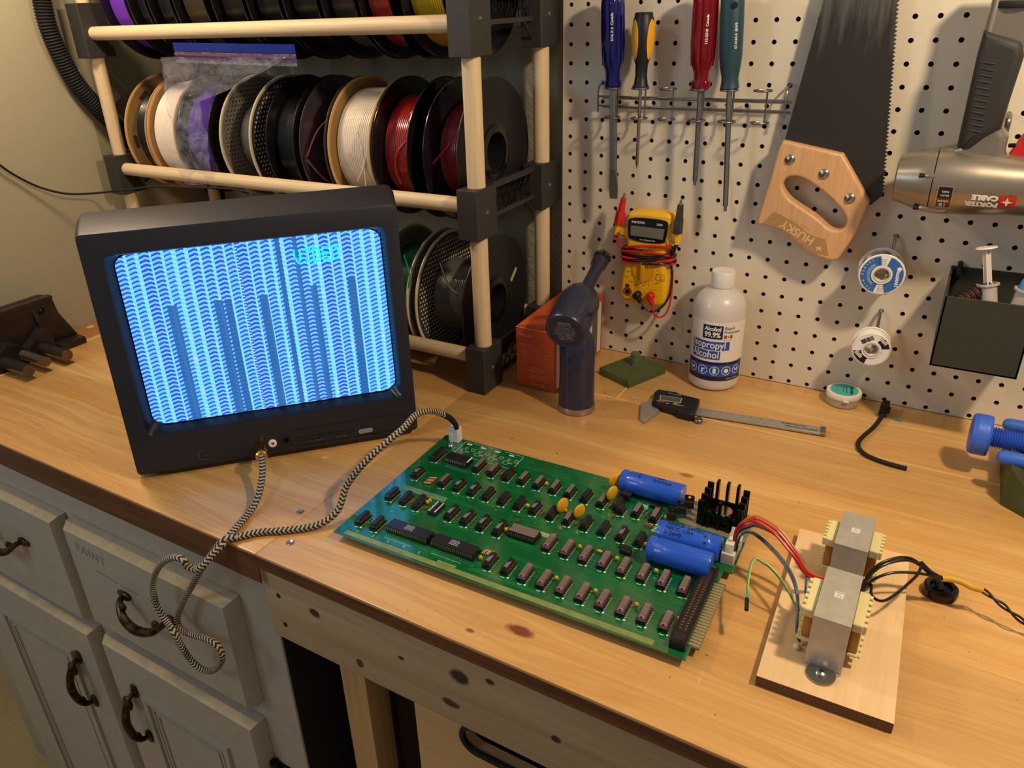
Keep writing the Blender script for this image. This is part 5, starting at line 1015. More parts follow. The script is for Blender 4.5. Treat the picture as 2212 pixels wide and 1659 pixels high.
# --- round jar
jr = thing('flux_jar', 'small round clear jar with a white lid and teal label on the bench', 'jar', (.4330, -.0255, 0))
MB().lathe([(.0001, .0006), (.0200, .0003), (.0214, .002), (.0216, .0135), (.0200, .0135), (.0198, .003), (.0001, .002)], 40).build('jar_body', mat('clear_jar_plastic', 'b9ab92', .2, alpha=.7), jr)
MB().lathe([(.0220, .0120), (.0228, .0135), (.0228, .0185), (.0220, .0198), (.0001, .0200)], 40).box(.003, .010, -.0250, -.0215, .0125, .0145, 0, bev=.0005).build('lid', mat('translucent_lid', 'ddd3c2', .35), jr)
lq = MB().lathe([(.0180, .0201), (.0178, .0203), (.0001, .0203)], 36).build('teal_label', mat('teal_paper', '3fa8a0', .5), jr)
m = MB().text('RHEOGEN', .0046, trs((.002, .0085, .0205), (0, 0, -1.15)), 0, bold=.0001)
m = MB()
TT = trs((0, 0, .0205), (0, 0, -1.45)); m.text('RHEOGEN', .0052, TT @ trs((0, .0090, 0)), 0, bold=.0002).text('Solder Cleaning Flux', .0026, TT @ trs((0, .0030, 0)), 0).text('Paste no clean', .0024, TT @ trs((0, -.0012, 0)), 0).text('50 g', .0026, TT @ trs((0, -.0100, 0)), 0)
m.build('label_print', M_blackink, lq)
# --- short usb lead, teal scrap
ub = thing('usb_lead_stub', 'short cut black lead with a plug leaning on the pegboard foot', 'cable', (0, 0, 0))
USB = [(0.4862, -0.0454, 0.006), (0.4847, -0.0611, 0.005), (0.4787, -0.0877, 0.003), (0.471, -0.1142, 0.003), (0.4678, -0.1351, 0.003), (0.4721, -0.1516, 0.003), (0.4823, -0.162, 0.003), (0.4984, -0.1678, 0.003), (0.5137, -0.1702, 0.003), (0.5257, -0.1707, 0.003)]
MB().tube(USB, .0027, 12, 0, 6).build('lead', M_rubber, ub)
T = frame(Vector((.4858, -.0440, .0062)), (1, -.03, 0), (.03, 1, .22), (0, -.22, 1)); MB().box(-.0055, .0055, -.004, .016, -.004, .004, 0, T, bev=.001).box(-.0045, .0045, .016, .024, -.0028, .0028, 0, T, bev=.0006).box(.0050, .0075, .004, .012, -.003, .003, 0, T, bev=.0006).build('plug', M_blackg, ub)
tag(MB().box(-.0040, .0040, -.0018, .0018, 0, .0022, 0, trs((.5030, -.0450, 0), (0, 0, -.5)), bev=.0006).box(.003, .0065, -.0008, .0008, 0, .0014, 0, trs((.5030, -.0450, 0), (0, 0, -.5))).build('plastic_scrap', mat('teal_scrap', '3c9a88', .5)), 'tiny teal plastic scrap on the bench beside the cut lead', 'scrap')
# curls of shavings near the printed block
m = MB().tube([(.128, -.140, .0012), (.134, -.150, .0016), (.142, -.148, .0012), (.146, -.156, .002), (.139, -.160, .0012), (.136, -.154, .0012)], .0004, 5, 0, 6).tube([(.165, -.141, .0010), (.172, -.146, .0018), (.180, -.143, .001)], .0004, 5, 0, 6)
tag(m.build('plastic_shaving', mat('pale_shaving', 'c9b48c', .5)), 'thin pale curled shaving on the bench before the olive block', 'shaving')
# --- printed hand vise at the right edge
M_bplastic = mat('blue_printed_plastic', '3a66cc', .42, bump=.12, bscale=500)
cv = thing('printed_screw_vise', 'blue knurled screw and olive faceted base of a printed vise', 'vise', (0, 0, 0))
c0 = Vector((.5800, -.1375, .050)); T = Matrix.Translation(c0) @ AX
m = MB(); nn_, rows_k = 40, 9; V = []; F = []
for j in range(rows_k):
    for i in range(nn_):
        a = 2 * math.pi * (i + .5 * (j % 2)) / nn_; r = .0228 + (.0011 if (0 < j < rows_k - 1) else 0); V.append((r * math.cos(a), r * math.sin(a), .0030 + .0155 * j / (rows_k - 1)))
# diamond knurl: small pyramids between the staggered rings
for j in range(rows_k - 1):
    for i in range(nn_):
        i2 = (i + 1) % nn_
        if j % 2 == 0: F += [[j * nn_ + i, j * nn_ + i2, (j + 1) * nn_ + i], [(j + 1) * nn_ + i, j * nn_ + i2, (j + 1) * nn_ + i2]]
        else: F += [[j * nn_ + i, (j + 1) * nn_ + i2, (j + 1) * nn_ + i], [j * nn_ + i, j * nn_ + i2, (j + 1) * nn_ + i2]]
bm = bmesh.new(); vv = [bm.verts.new(p) for p in V]; [bm.faces.new([vv[i] for i in f]) for f in F]
pk = [f for f in bm.faces]; res = bmesh.ops.poke(bm, faces=pk, offset=-.0006); m.addbm(bm, 0, T)
for k_ in range(len(m.sm)): m.sm[k_] = False
m.lathe([(.0001, 0), (.0205, 0), (.0228, .0012), (.0236, .0034), (.0232, .0036)], 48, 0, T); m.lathe([(.0236, .0182), (.0230, .0196), (.0120, .0196)], 48, 0, T); m.build('knurled_knob', M_bplastic, cv)
pr = [(.0100, .019)]
for i in range(34): pr += [(.0098, .0200 + i * .0026), (.0122, .0200 + i * .0026 + .0013)]
pr += [(.0098, .109)]
m = MB().lathe(pr, 30, 0, T)
m.build('threaded_rod', M_bplastic, cv)
for (x, y) in ((.612, -.0960), (.6065, -.1790)):
    MB().lathe([(.0001, 0), (.0035, .0006), (.0065, .003), (.0078, .007), (.0078, .10), (.0065, .104), (.0001, .106)], 24, 0, Matrix.Translation((x, y, .049)) @ AX).build('guide_rod', M_bplastic, cv)
y0_, y1_ = -.2000, -.0750; xl = .6205
V = [(xl, -.1976, 0), (xl, -.080, 0), (.760, -.080, 0), (.760, -.30, 0), (xl + .0001, -.1976, .048), (xl, -.085, .044), (.755, -.085, .046), (.755, -.29, .030), (.640, -.180, .040), (.648, -.2160, .020), (.700, -.235, .034)]
F = [[0, 3, 2, 1], [0, 1, 5, 4], [1, 2, 6, 5], [2, 3, 7, 6], [0, 4, 9], [4, 8, 9], [4, 5, 8], [8, 5, 6], [8, 6, 10], [9, 8, 10], [10, 6, 7], [0, 9, 3], [9, 10, 3], [10, 7, 3]]
MB().add(V, F, 0, None, False).build('faceted_base', mat('dark_olive_plastic', '3f4420', .5, bump=.2, bscale=300), cv)
# ================================================================ TOOLS ON THE PEGBOARD
# --- wire tool holder
th_ = thing('wire_tool_holder', 'galvanised wire holder with six double rings on the pegboard', 'tool holder', (0, 0, 0))
RX = (.0800, .1196, .1585, .1995, .2386, .2803); YR = -.035; rr_ = .0108
for z in (.3955, .3830):
    MB().tube([(.0515, -.0205, z), (.3085, -.0205, z)], .0012, 8, 0, 1).build('rail_wire', M_zinc, th_)
    MB().tube([(.0515, -.0010, z - .004), (.3085, -.0010, z - .004)], .0010, 8, 0, 1).build('rail_wire', M_zinc, th_)
for x in (.0530, .3065): MB().tube([(x, .004, .4115), (x, -.008, .4125), (x, -.018, .4085), (x, -.0215, .400), (x, -.0215, .3740)], .0013, 8, 0, 5).build('end_hook', M_zinc, th_)
for x in RX:
    m = MB()
    for z in (.4085, .3700):
        m.tube([(x + rr_ * math.cos(a), YR + rr_ * math.sin(a), z) for a in [math.radians(90 + 15 + i * 330 / 24) for i in range(25)]], .0012, 8, 0, 1)
    m.tube([(x + rr_ * .26, YR + rr_ * .97, .4085), (x + .003, -.0222, .405), (x + .003, -.0220, .373), (x + rr_ * .26, YR + rr_ * .97, .3700)], .0012, 8, 0, 4)
    m.build('double_ring', M_zinc, th_)
# --- screwdrivers
def tilt(px, slope): return Matrix.Translation((px, YR, .4098)) @ Matrix.Rotation(slope, 4, 'Y')
def driver(name, label, px, slope): t = thing(name, label, 'screwdriver', (px, YR, .4098), (0, slope, 0), None); return t
def fluted(m, prof, n, depth, mi=0, k=8, mk=None):
    V = []; F = []; N = 64
    for (r, z, fl) in prof:
        for i in range(N):
            a = 2 * math.pi * i / N; c_ = math.cos(k * a); rr = r * (1 - depth * fl * max(0, c_) ** 1.5); V.append((rr * math.cos(a), rr * math.sin(a), z))
    for j in range(len(prof) - 1):
        for i in range(N): F.append([j * N + i, j * N + (i + 1) % N, (j + 1) * N + (i + 1) % N, (j + 1) * N + i])
    F.append(list(range(N))[::-1]); F.append([(len(prof) - 1) * N + i for i in range(N)]); m.add(V, F, mi, mk)
def tint(name, col, rough=.12):
    s = NT(name); s.b.inputs['Base Color'].default_value = lin(col); s.b.inputs['Roughness'].default_value = rough; s.b.inputs['Transmission Weight'].default_value = .55; s.b.inputs['IOR'].default_value = 1.45; s.b.inputs['Coat Weight'].default_value = .3; return s.m
def vtext(par, txt, size, r, ang, z, mt, name='handle_print', x0=0):
    def wrap(v): A = math.radians(ang) + v.y / r; return Vector((math.cos(A) * r, math.sin(A) * r, z - v.x)) if False else Vector((math.cos(math.radians(ang) - v.y / r) * r, math.sin(math.radians(ang) - v.y / r) * r, z + v.x))
    MB().text(txt, size, Matrix.Identity(4), 0, fn=wrap, bold=.0001).build(name, mt, par)
d_ = driver('flat_screwdriver', 'large flat screwdriver with a clear blue fluted handle, first ring from the left', .0806, -.040)
m = MB(); fluted(m, [(.010, .0000, 0), (.0118, .0012, 0), (.0118, .0075, 0), (.0102, .0095, 0), (.0105, .020, 0), (.0150, .034, .9), (.0158, .055, 1), (.0156, .100, 1), (.0145, .112, .4), (.010, .120, 0), (.002, .122, 0)], 64, .12); h_ = m.build('handle', tint('clear_blue_handle', '1c1c78'), d_)
MB().box(-.0042, .0042, -.0042, .0042, -.112, .040, 0, bev=.0006, seg=1).add([(-.0042, -.0036, -.112), (.0042, -.0036, -.112), (.0042, .0036, -.112), (-.0042, .0036, -.112), (-.0066, -.0010, -.136), (.0066, -.0010, -.136), (.0066, .0010, -.136), (-.0066, .0010, -.136), (-.0058, -.0006, -.153), (.0058, -.0006, -.153), (.0058, .0006, -.153), (-.0058, .0006, -.153)], [[0, 1, 5, 4], [1, 2, 6, 5], [2, 3, 7, 6], [3, 0, 4, 7], [4, 5, 9, 8], [5, 6, 10, 9], [6, 7, 11, 10], [7, 4, 8, 11], [8, 9, 10, 11]], 0, None, False).build('blade', M_zinc, d_)
vtext(h_, '5/16 X 6  Canada', .0048, .0160, -72, .075, M_whitepaint)
d_ = driver('phillips_screwdriver', 'small cross screwdriver with a black handle and yellow grips', .1200, 0.0)
h_ = MB().lathe([(.0100, .0000), (.0112, .0010), (.0092, .0040), (.0078, .0150), (.0082, .028), (.0125, .042), (.0146, .062), (.0135, .082), (.0118, .087), (.0118, .0900), (.0105, .0915), (.0001, .0918)], 40).build('handle', M_black, d_)
m = MB()
for az in (-122, -18, 62, 158):
    V = []; F = []; nu, nv = 10, 14
    prof = [(.028, .0082), (.042, .0125), (.062, .0146), (.082, .0135), (.086, .0122)]
    def rad(z):
        for (z0, r0), (z1, r1) in zip(prof, prof[1:]):
            if z0 <= z <= z1: return r0 + (r1 - r0) * (z - z0) / (z1 - z0)
        return .012
    for j in range(nv + 1):
        v_ = -1 + 2 * j / nv; z = .0590 + v_ * .0250; wd = 30 * math.sqrt(max(0, 1 - v_ * v_))
        for i in range(nu + 1): a = math.radians(az + wd * (2 * i / nu - 1)); r = rad(z) + .0007; V.append((r * math.cos(a), r * math.sin(a), z))
    m.add(V, [[j * (nu + 1) + i, j * (nu + 1) + i + 1, (j + 1) * (nu + 1) + i + 1, (j + 1) * (nu + 1) + i] for j in range(nv) for i in range(nu)])
m.build('yellow_grip', mat('grip_yellow', 'e0a21a', .45), h_)
MB().lathe([(.0108, -.0008), (.0108, .0010), (.0095, .0014)], 32).build('blue_collar', mat('collar_blue', '23407a', .4), d_)
MB().lathe([(.0001, -.1080), (.0012, -.1050), (.0023, -.100), (.0023, .004)], 16).build('shaft', M_steel, d_)
d_ = driver('square_screwdriver', 'square tip screwdriver with a clear red fluted handle', .2016, -.020)
m = MB(); fluted(m, [(.0105, .0000, 0), (.0122, .0010, .6), (.0122, .0080, .6), (.0095, .0110, 0), (.0100, .020, 0), (.0150, .034, 1), (.0158, .055, 1), (.0156, .100, 1), (.0145, .112, .4), (.010, .120, 0), (.002, .122, 0)], 64, .16); h_ = m.build('handle', tint('clear_red_handle', '96101c'), d_)
MB().lathe([(.0001, -.1245), (.0020, -.1245), (.0020, -.1190), (.0034, -.1180), (.0034, .040)], 16).build('shaft', M_zinc, d_)
vtext(h_, '110-0318  Canada', .0046, .0161, -60, .070, M_whitepaint)
d_ = driver('square_screwdriver', 'square tip screwdriver with a dark teal rubber handle, nearest the saw', .2388, -.062)
h_ = MB().lathe([(.0100, .0000), (.0118, .0010), (.0112, .0040), (.0102, .0120), (.0125, .026), (.0140, .040), (.0142, .075), (.0140, .105), (.0122, .118), (.006, .123), (.0001, .124)], 44).build('handle', mat('teal_rubber_handle', '22404a', .45), d_)
MB().lathe([(.0001, -.1560), (.0021, -.1560), (.0021, -.1500), (.0036, -.1490), (.0036, .02)], 16).build('shaft', M_steel, d_)
MB().cyl((.006, -.0150, .0960), (.0060, .0150, .0960), .0036, n=18).build('hang_hole', mat('hang_hole_dark', '0c0e10', .6), h_)
vtext(h_, '57-5163-0  ENV3', .0042, .0144, -52, .062, M_whitepaint)
# --- saw
M_blade = None
s = NT('dark_saw_steel'); q = s.sep(s.mapping()); st = s.noise(s.mapping((60, 1, 5)), 1.6, 5, .65); hgt = s.math('MULTIPLY', s.math('SUBTRACT', q[2], .425), 9, clamp=True); sm_ = s.math('MULTIPLY', s.math('SUBTRACT', s.math('ADD', st, s.math('MULTIPLY', hgt, .5)), .66, clamp=True), 1.6, clamp=True)
col = s.mix(s.math('MULTIPLY', s.math('ADD', sm_, .10), .75), '241f1c', '8a857c'); s.b.inputs['Metallic'].default_value = .35; s.out(col, .42, .5); M_blade = s.m
sw = thing('hand_saw', 'large hand saw with a dark blade and a light wooden handle hung on the pegboard', 'saw', (0, 0, 0))
L_ = [(.3600, .68), (.3341, .5079), (.3130, .3620), (.3111, .3489), (.3300, .3300), (.380, .300), (.4229, .2747), (.4347, .2882)]
R_ = []; n = 88; a, b = Vector((.4347, .2882)), Vector((.3960, .68))
for i in range(n): p = a.lerp(b, (i + .5) / n); q1 = a.lerp(b, i / n); R_ += [(q1.x - .0016, q1.y), (p.x + .0014, p.y + .0005)]
MB().poly([L_ + R_ + [(.3945, .685)]], .0012, 0, 0, xz(-.0200)).build('blade', M_blade, sw)
M_beech = wood('beech_handle', 'dcae7c', 'd6a674', 'c08c5a', 2, 1.2, .4, .35)
ol = [(.3111, .3489), (.3830, .3363), (.4218, .2809), (.4164, .2500), (.4066, .2245), (.3990, .2065), (.3940, .2025), (.3878, .2019), (.3730, .2052), (.3573, .2118), (.3440, .2200), (.3317, .2294), (.3220, .2345), (.3135, .2377), (.3010, .2385), (.2920, .2385), (.2904, .2400), (.2915, .2460), (.3000, .2956), (.3070, .3408)]
gl = chaikin([(.3162, .2925), (.3195, .3020), (.3265, .3062), (.3383, .3059), (.3556, .2976), (.3801, .2805), (.3963, .2648), (.4010, .2545), (.3985, .2450), (.3900, .2412), (.3796, .2436), (.3657, .2553), (.3413, .2684), (.3254, .2779)], 2)
hs_ = MB().poly([ol, gl[::-1]], .0220, .0032, 0, xz(-.0230), res=3).build('handle', M_beech, sw)
tr_ = [(.3120, .2590), (.3200, .2560), (.3400, .2470), (.3560, .2360), (.3680, .2310), (.3790, .2300), (.3860, .2085), (.3720, .2100), (.3590, .2150), (.3440, .2235), (.3330, .2325), (.3200, .2385), (.2985, .2425)]
MB().poly([tr_], .0006, 0, 0, xz(-.0341)).build('stippled_grip', mat('stippled_wood', 'b88a58', .6, var=.35, vscale=900, bump=.5, bscale=900), hs_)
an = math.radians(180 - 27)
m = MB().text('HUSKY', .0150, xz(-.0346) @ trs((.3440, .2350, 0), (0, 0, an)), 0, bold=.0005, sx=1.0)
m.text('SINCE 1924', .0050, xz(-.0346) @ trs((.3480, .2460, 0), (0, 0, an)), 0)
dg = [(0, 0), (.004, .0015), (.007, .0055), (.0045, .004), (.003, .0075), (.0005, .004), (-.003, .006), (-.001, .002)]
m.poly([dg], .0004, 0, 0, xz(-.0346) @ trs((.3760, .2185, 0), (0, 0, an)))
m.build('engraved_name', mat('engraving_light', 'dcb582', .5), hs_)
for (x, z) in ((.3228, .3268), (.3655, .3117), (.3996, .2842)):
    m = MB().lathe([(.0062, 0), (.0060, .0012), (.0045, .0026), (.0001, .0034)], 28, 0, xz(-.0340) @ trs((x, z, 0))); m.box(-.0040, .0040, -.0005, .0005, .0016, .0035, 1, xz(-.0340) @ trs((x, z, 0), (0, 0, .9))); m.build('rivet_screw', [M_steel, M_dark], hs_)
# --- brad nailer hanging nose to the left
M_ng = mat('champagne_metal_paint', '9f9483', .30, .75, bump=.04, bscale=900); M_ng2 = mat('grip_rubber', '2a2725', .6, bump=.15, bscale=700)
na = thing('brad_nailer', 'champagne grey brad nailer with a black rubber grip hung on the pegboard', 'nail gun', (0, 0, 0))
T = Matrix.Translation((0, -.055, .3175)) @ AX
MB().lathe([(.0001, .4472), (.0200, .4474), (.0262, .4490), (.0270, .4520), (.0330, .4700), (.0362, .4850), (.0362, .4856)], 56, 0, T).build('front_cap', M_ng, na)
bd = MB().lathe([(.0355, .4862), (.0366, .4868), (.0372, .5000), (.0356, .5300), (.0325, .560), (.0318, .60), (.0318, .70), (.025, .712), (.0001, .714)], 56, 0, T).build('cylinder_body', M_ng, na)
MB().lathe([(.0345, .4850), (.0345, .4870)], 48, 0, T, cap=False).build('seam', M_rubber, na)
ng = [(.4850, .3400), (.4850, .3520), (.4940, .3545), (.5030, .3575), (.5030, .4800), (.5045, .5300), (.5480, .5300), (.5460, .4700), (.5410, .4550), (.5405, .3800), (.5440, .3745), (.5480, .3700), (.5480, .3560), (.5510, .3480), (.5570, .3440), (.62, .3430), (.62, .3350), (.52, .3350)]
MB().poly([ng], .034, .0085, 0, xz(-.052), res=4).build('handle_casting', M_ng, na)
gp = [(.5018, .3576), (.5085, .3545), (.5150, .3560), (.5260, .3680), (.5391, .3780), (.5400, .4000), (.5435, .4496), (.5405, .4600), (.5360, .4650), (.5270, .4680), (.5027, .4750), (.5015, .4500)]
g_ = MB().poly([gp], .042, .0090, 0, xz(-.054), res=4).build('rubber_grip', M_ng2, na)
m = MB()
for i in range(12): z = .4450 - i * .0062; x = .5070 + .0002 * i; m.tube([(x - .0005 * 1, -.0746, z), (x + .006, -.0755, z - .0010), (x + .0125, -.0753, z - .0022)], .0007, 6, 0, 3)
m.build('grip_ribs', mat('rib_rubber', '3a3734', .5), g_)
MB().lathe([(.0205, .4950), (.0212, .4960), (.0212, .5010), (.0205, .5020)], 40, 0, Matrix.Translation((.5255, -.054, 0)), close=True).build('end_cap_ring', M_rubber, na)
m = MB()
tg = [(.5510, .3470), (.5620, .3480), (.5780, .3460), (.5780, .3760), (.5680, .3790), (.5600, .3700)]
m.poly([tg], .014, .0015, 0, xz(-.052)); m.build('trigger', mat('trigger_red', 'b8241c', .35), na)
m = MB(); pr = []
for i in range(5): pr += [(.0016, i * .0013), (.0024, i * .0013 + .0006)]
m.lathe(pr, 12, 0, Matrix.Translation((.5500, -.060, .3600)) @ AX @ Matrix.Rotation(.5, 4, 'Y')); m.build('trigger_spring', M_dark, na)
f_ = lambda r: (lambda v: Vector((v.x, -.055 - math.cos(v.y / r) * r, .3175 + math.sin(v.y / r) * r)))
def curved(m, poly, mi, r):
    V = [f_(r)(Vector((p[0], p[1], 0))) for p in poly]; m.add(V, [list(range(len(poly)))], mi, None, False)
def cpatch(m, x0, x1, y0, y1, mi, r, sk=0.):
    n = 8; V = []
    for j in range(n + 1): y = y0 + (y1 - y0) * j / n; V += [f_(r)(Vector((x0 + sk * j / n, y, 0))), f_(r)(Vector((x1 + sk * j / n, y, 0)))]
    m.add(V, [[2 * j, 2 * j + 1, 2 * j + 3, 2 * j + 2] for j in range(n)], mi)
m = MB(); cpatch(m, .4925, .5090, -.0270, .0020, 0, .0376); cpatch(m, .4940, .5075, -.0250, -.0120, 2, .0379); cpatch(m, .4940, .5075, -.0120, .0005, 1, .0379)
b1 = m.build('gauge_badge', [mat('badge_rim', 'a89c88', .3, .6), mat('badge_black', '1a1614', .35), mat('badge_brown', '5a3524', .35)], bd)
def ntext(m, t, size, x, y, mi=0, r=.0381, bold=.0001, sx=1.): m.text(t, size, Matrix.Identity(4), mi, fn=lambda v: f_(r)(Vector((x - v.x, y - v.y, 0))), bold=bold, sx=sx)
m = MB(); ntext(m, '18', .0075, .5005, -.0212); ntext(m, 'GAUGE', .0032, .5005, -.0158); ntext(m, 'BRAD', .0034, .5008, -.0088, bold=0); ntext(m, 'NAIL', .0034, .5008, -.0045, bold=0); m.build('badge_text', M_whitepaint, b1)
m = MB(); cpatch(m, .5520, .5680, -.0200, -.0055, 0, .0336); lg = MB()
lg.add([f_(.0340)(Vector((.5600 + a, -.0128 + b, 0))) for a, b in ((0, .0058), (.0014, .0014), (.0058, 0), (.0014, -.0014), (0, -.0058), (-.0014, -.0014), (-.0058, 0), (-.0014, .0014))], [[0, 1, 2, 3, 4, 5, 6, 7][::-1]], 0, None, False)
l1 = m.build('red_logo_square', mat('logo_red', 'c8281e', .4), bd); lg.build('logo_star', M_whitepaint, l1)
m = MB(); ntext(m, 'PORTER', .0080, .5370, -.0168, r=.0362, bold=.0005, sx=1.05); ntext(m, 'CABLE', .0080, .5390, -.0085, r=.0362, bold=.0005, sx=1.05); m.build('maker_lettering', M_whitepaint, bd)
for (z, y) in ((.3275, -.086), (.2900, -.078)):
    MB().lathe([(.0001, 0), (.0030, .0005), (.0042, .003), (.0042, .024), (.0030, .0275), (.0001, .028)], 20, 0, Matrix.Translation((.4775, y, z)) @ AX).cyl((.4720, y, z), (.4780, y, z), .0028, n=14, m=1).build('cap_bolt', [M_ng, M_rubber], na)
MB().tube([(.545, .004, .3850), (.545, -.028, .383), (.545, -.030, .374), (.545, -.030, .366)], .0030, 10, 0, 5).build('board_peg', M_zinc, na)
MB().tube([(.470, .004, .2900), (.470, -.020, .287), (.470, -.026, .284)], .0030, 10, 0, 5).build('board_peg', M_zinc, na)
# --- multimeter with wrapped leads
mu = thing('multimeter', 'yellow digital multimeter wrapped in its red and black leads on the pegboard', 'multimeter', (0, 0, 0))
M_my = mat('multimeter_yellow', 'efb412', .32, coat=.2)
ov = chaikin([(.1120, .2400), (.1400, .2415), (.1690, .2405), (.1745, .2340), (.1730, .2060), (.1690, .1900), (.1668, .1750), (.1680, .1550), (.1718, .1350), (.1722, .1080), (.1640, .0985), (.1370, .0955), (.1080, .0985), (.0985, .1090), (.0995, .1350), (.1045, .1550), (.1068, .1750), (.1072, .1900), (.1052, .2060), (.1050, .2340)], 2)
mb = MB().poly([ov], .0290, .0060, 0, xz(-.0155), res=3).build('case', M_my, mu)
pn = chaikin([(.1110, .2310), (.1400, .2325), (.1680, .2315), (.1695, .2240), (.1672, .2015), (.1640, .1975), (.1380, .1955), (.1120, .1985), (.1095, .2040), (.1085, .2230)], 2)
dp = MB().poly([pn], .0022, .0005, 0, xz(-.0305)).build('display_panel', M_blackg, mb)
MB().poly([[(.1138, .2195), (.1650, .2190), (.1630, .2035), (.1142, .2050)]], .0008, 0, 0, xz(-.0318)).build('lcd', mat('lcd_olive', '6c6a5c', .15), dp)
m = MB().text('INNOVA', .0052, xz(-.0320) @ trs((.1250, .2250, 0)), 0, bold=.0001).text('3300', .0046, xz(-.0320) @ trs((.1570, .2245, 0)), 0).text('www.iEquus.com', .0034, xz(-.0320) @ trs((.1400, .2000, 0)), 0); m.build('panel_print', M_whitepaint, dp)
T = xz(-.0300) @ trs((.1365, .1540, 0))
MB().lathe([(.0180, -.001), (.0180, .0012), (.0170, .002), (.0001, .002)], 40, 0, T).box(-.0030, .0030, -.0165, .0165, .002, .0075, 0, T, bev=.001).build('dial', mat('dial_yellow', 'd6980e', .35), mb)
m = MB(); T = xz(-.0303)
for i in range(14):
    a = math.radians(-200 + i * 17.0); r = .0215; m.lathe([(.0007, 0), (.0007, .0002)], 6, 0, T @ trs((.1365 + r * math.cos(a), .1540 + r * math.sin(a), 0)))
for (s_, x, z, sz) in (('OFF', .1120, .1480, .0026), ('DCA', .1105, .1400, .0026), ('OHMS', .1180, .1330, .0026), ('200', .1260, .1300, .0022), ('20k', .1370, .1290, .0022), ('9V', .1460, .1305, .0022), ('ACV', .1560, .1350, .0026), ('DC', .1635, .1465, .0034), ('10A', .1640, .1430, .0034), ('BAT', .1600, .1370, .0026), ('COM', .1300, .1248, .0028), ('V-Ohm-mA', .1530, .1248, .0024), ('MAX 500V', .1430, .1180, .0022), ('FUSED', .1120, .1040, .0026)): m.text(s_, sz, T @ trs((x, z, 0)), 0)
m.poly([rrect(.1560, .1695, .1405, .1505, .002), rrect(.1564, .1691, .1409, .1501, .0018)[::-1]], .0002, 0, 0, T); m.box(.1090, .1150, .1235, .1285, 0, .0002, 0, T)
m.build('case_print', mat('case_ink', '3a2a08', .6), mb)
m = MB()
for (r0, r1, z, mi) in ((.0070, .0058, .0004, 0), (.0050, .0038, .0006, 1), (.0032, .0018, .0008, 2)): m.lathe([(r0, 0), (r0, z), (r1, z), (r1, 0)], 24, mi, xz(-.0303) @ trs((.1125, .1165, 0)))
m.lathe([(.0018, .0006), (.0001, .0006)], 12, 3, xz(-.0303) @ trs((.1125, .1165, 0))); m.build('ten_amp_socket', [mat('jack_red', 'b83a20', .4), M_gold, M_blackg, M_rubber], mb)
M_lr = mat('lead_red', 'c01c18', .35); M_lk = mat('lead_black', '17130f', .35)
def plug(x, z, mt, dirx):
    MB().cyl((x, -.0300, z), (x, -.0425, z), .0062, .0055, 20, 0, .001).cyl((x, -.0385, z), (x + dirx[0] * .012, -.0385, z + dirx[1] * .012), .0050, .0036, 16).build('banana_plug', mt, mu)
plug(.1300, .1150, M_lk, (.66, -.75)); plug(.1505, .1165, M_lr, (.40, -.92))
MB().tube([(.1375, -.0385, .1065), (.1430, -.0385, .1000), (.1500, -.0370, .0940), (.1580, -.0330, .0925), (.1690, -.0260, .1020), (.1745, -.0180, .1180), (.1730, -.0080, .1380), (.1700, -.0040, .155), (.168, -.0030, .165)], .0016, 9, 0, 6).build('lead', M_lk, mu)
MB().tube([(.1550, -.0385, .1060), (.1570, -.0385, .0970), (.1610, -.0370, .0880), (.1680, -.0330, .0850), (.1745, -.0270, .0910), (.1765, -.0190, .1050), (.1745, -.0090, .1250), (.172, -.004, .15)], .0016, 9, 0, 6).build('lead', M_lr, mu)
WR = .0021
def wraps(z0, z1, turns, mt, ph, zk=.004):
    P_ = []; N = int(turns * 20)
    for i in range(N + 1):
        a = 2 * math.pi * i / 20 + ph; t = i / N; x = .1375 + .0375 * math.copysign(abs(math.cos(a)) ** .7, math.cos(a)); y = -.0155 - .0205 * math.copysign(abs(math.sin(a)) ** .55, math.sin(a)); P_.append((x + .003 * math.sin(i * 1.3), y + .0015 * math.sin(i * .9), z0 + (z1 - z0) * t + zk * math.sin(a * 1. + ph) + .0022 * math.sin(i * .55)))
    P_ = [(p[0], min(p[1], -.0022), p[2]) for p in P_]
    MB().tube(P_, WR, 8, 0, 3).build('lead', mt, mu)
wraps(.1880, .1620, 3.0, M_lr, .3); wraps(.1850, .1640, 3.0, M_lk, 1.6, .003); wraps(.1780, .1700, 1.0, M_lr, 2.9, .006)
MB().tube([(.0945, -.0330, .2010), (.0940, -.0330, .1950), (.0960, -.0320, .1880), (.1010, -.0320, .1840)], .0016, 8, 0, 6).build('lead', M_lr, mu)
MB().tube([(.1835, -.0330, .1990), (.1820, -.0330, .1900), (.1790, -.0320, .1830), (.1740, -.0300, .1790)], .0016, 8, 0, 6).build('lead', M_lk, mu)
for (x0, z0, x1, z1, mt, nm) in ((.1005, .2580, .0935, .2190, mat('clip_red', 'c8281a', .4), 'red'), (.1850, .2560, .1835, .2150, mat('clip_grey_black', '38322e', .45), 'black')):
    a, b = Vector((x1, -.030, z1)), Vector((x0, -.030, z0)); MB().cyl(a, b, .0072, .0044, 6).box(-.0055, .0055, -.0072, .005, 0, .020, 0, axis_frame(a, b)[0], bev=.001).build('crocodile_clip', mt, mu)
    d = (b - a).normalized(); m = MB().cyl(b, b + d * .007, .0022, .0015, 10); m.build('clip_jaw', M_steel, mu)
    MB().cyl(a - d * .016, a, .0038, .0046, 14).build('probe_holder', M_my, mu); MB().cyl(a - d * .021, a - d * .015, .0030, n=12).build('probe_end', M_lr if nm == 'red' else M_lk, mu)
for (x, s_) in ((.1010, 1), (.1780, -1)): m = MB().box(x - .0075, x + .0075, -.0260, -.016, .1960, .2130, bev=.003); m.build('probe_clip_arm', M_my, mb)
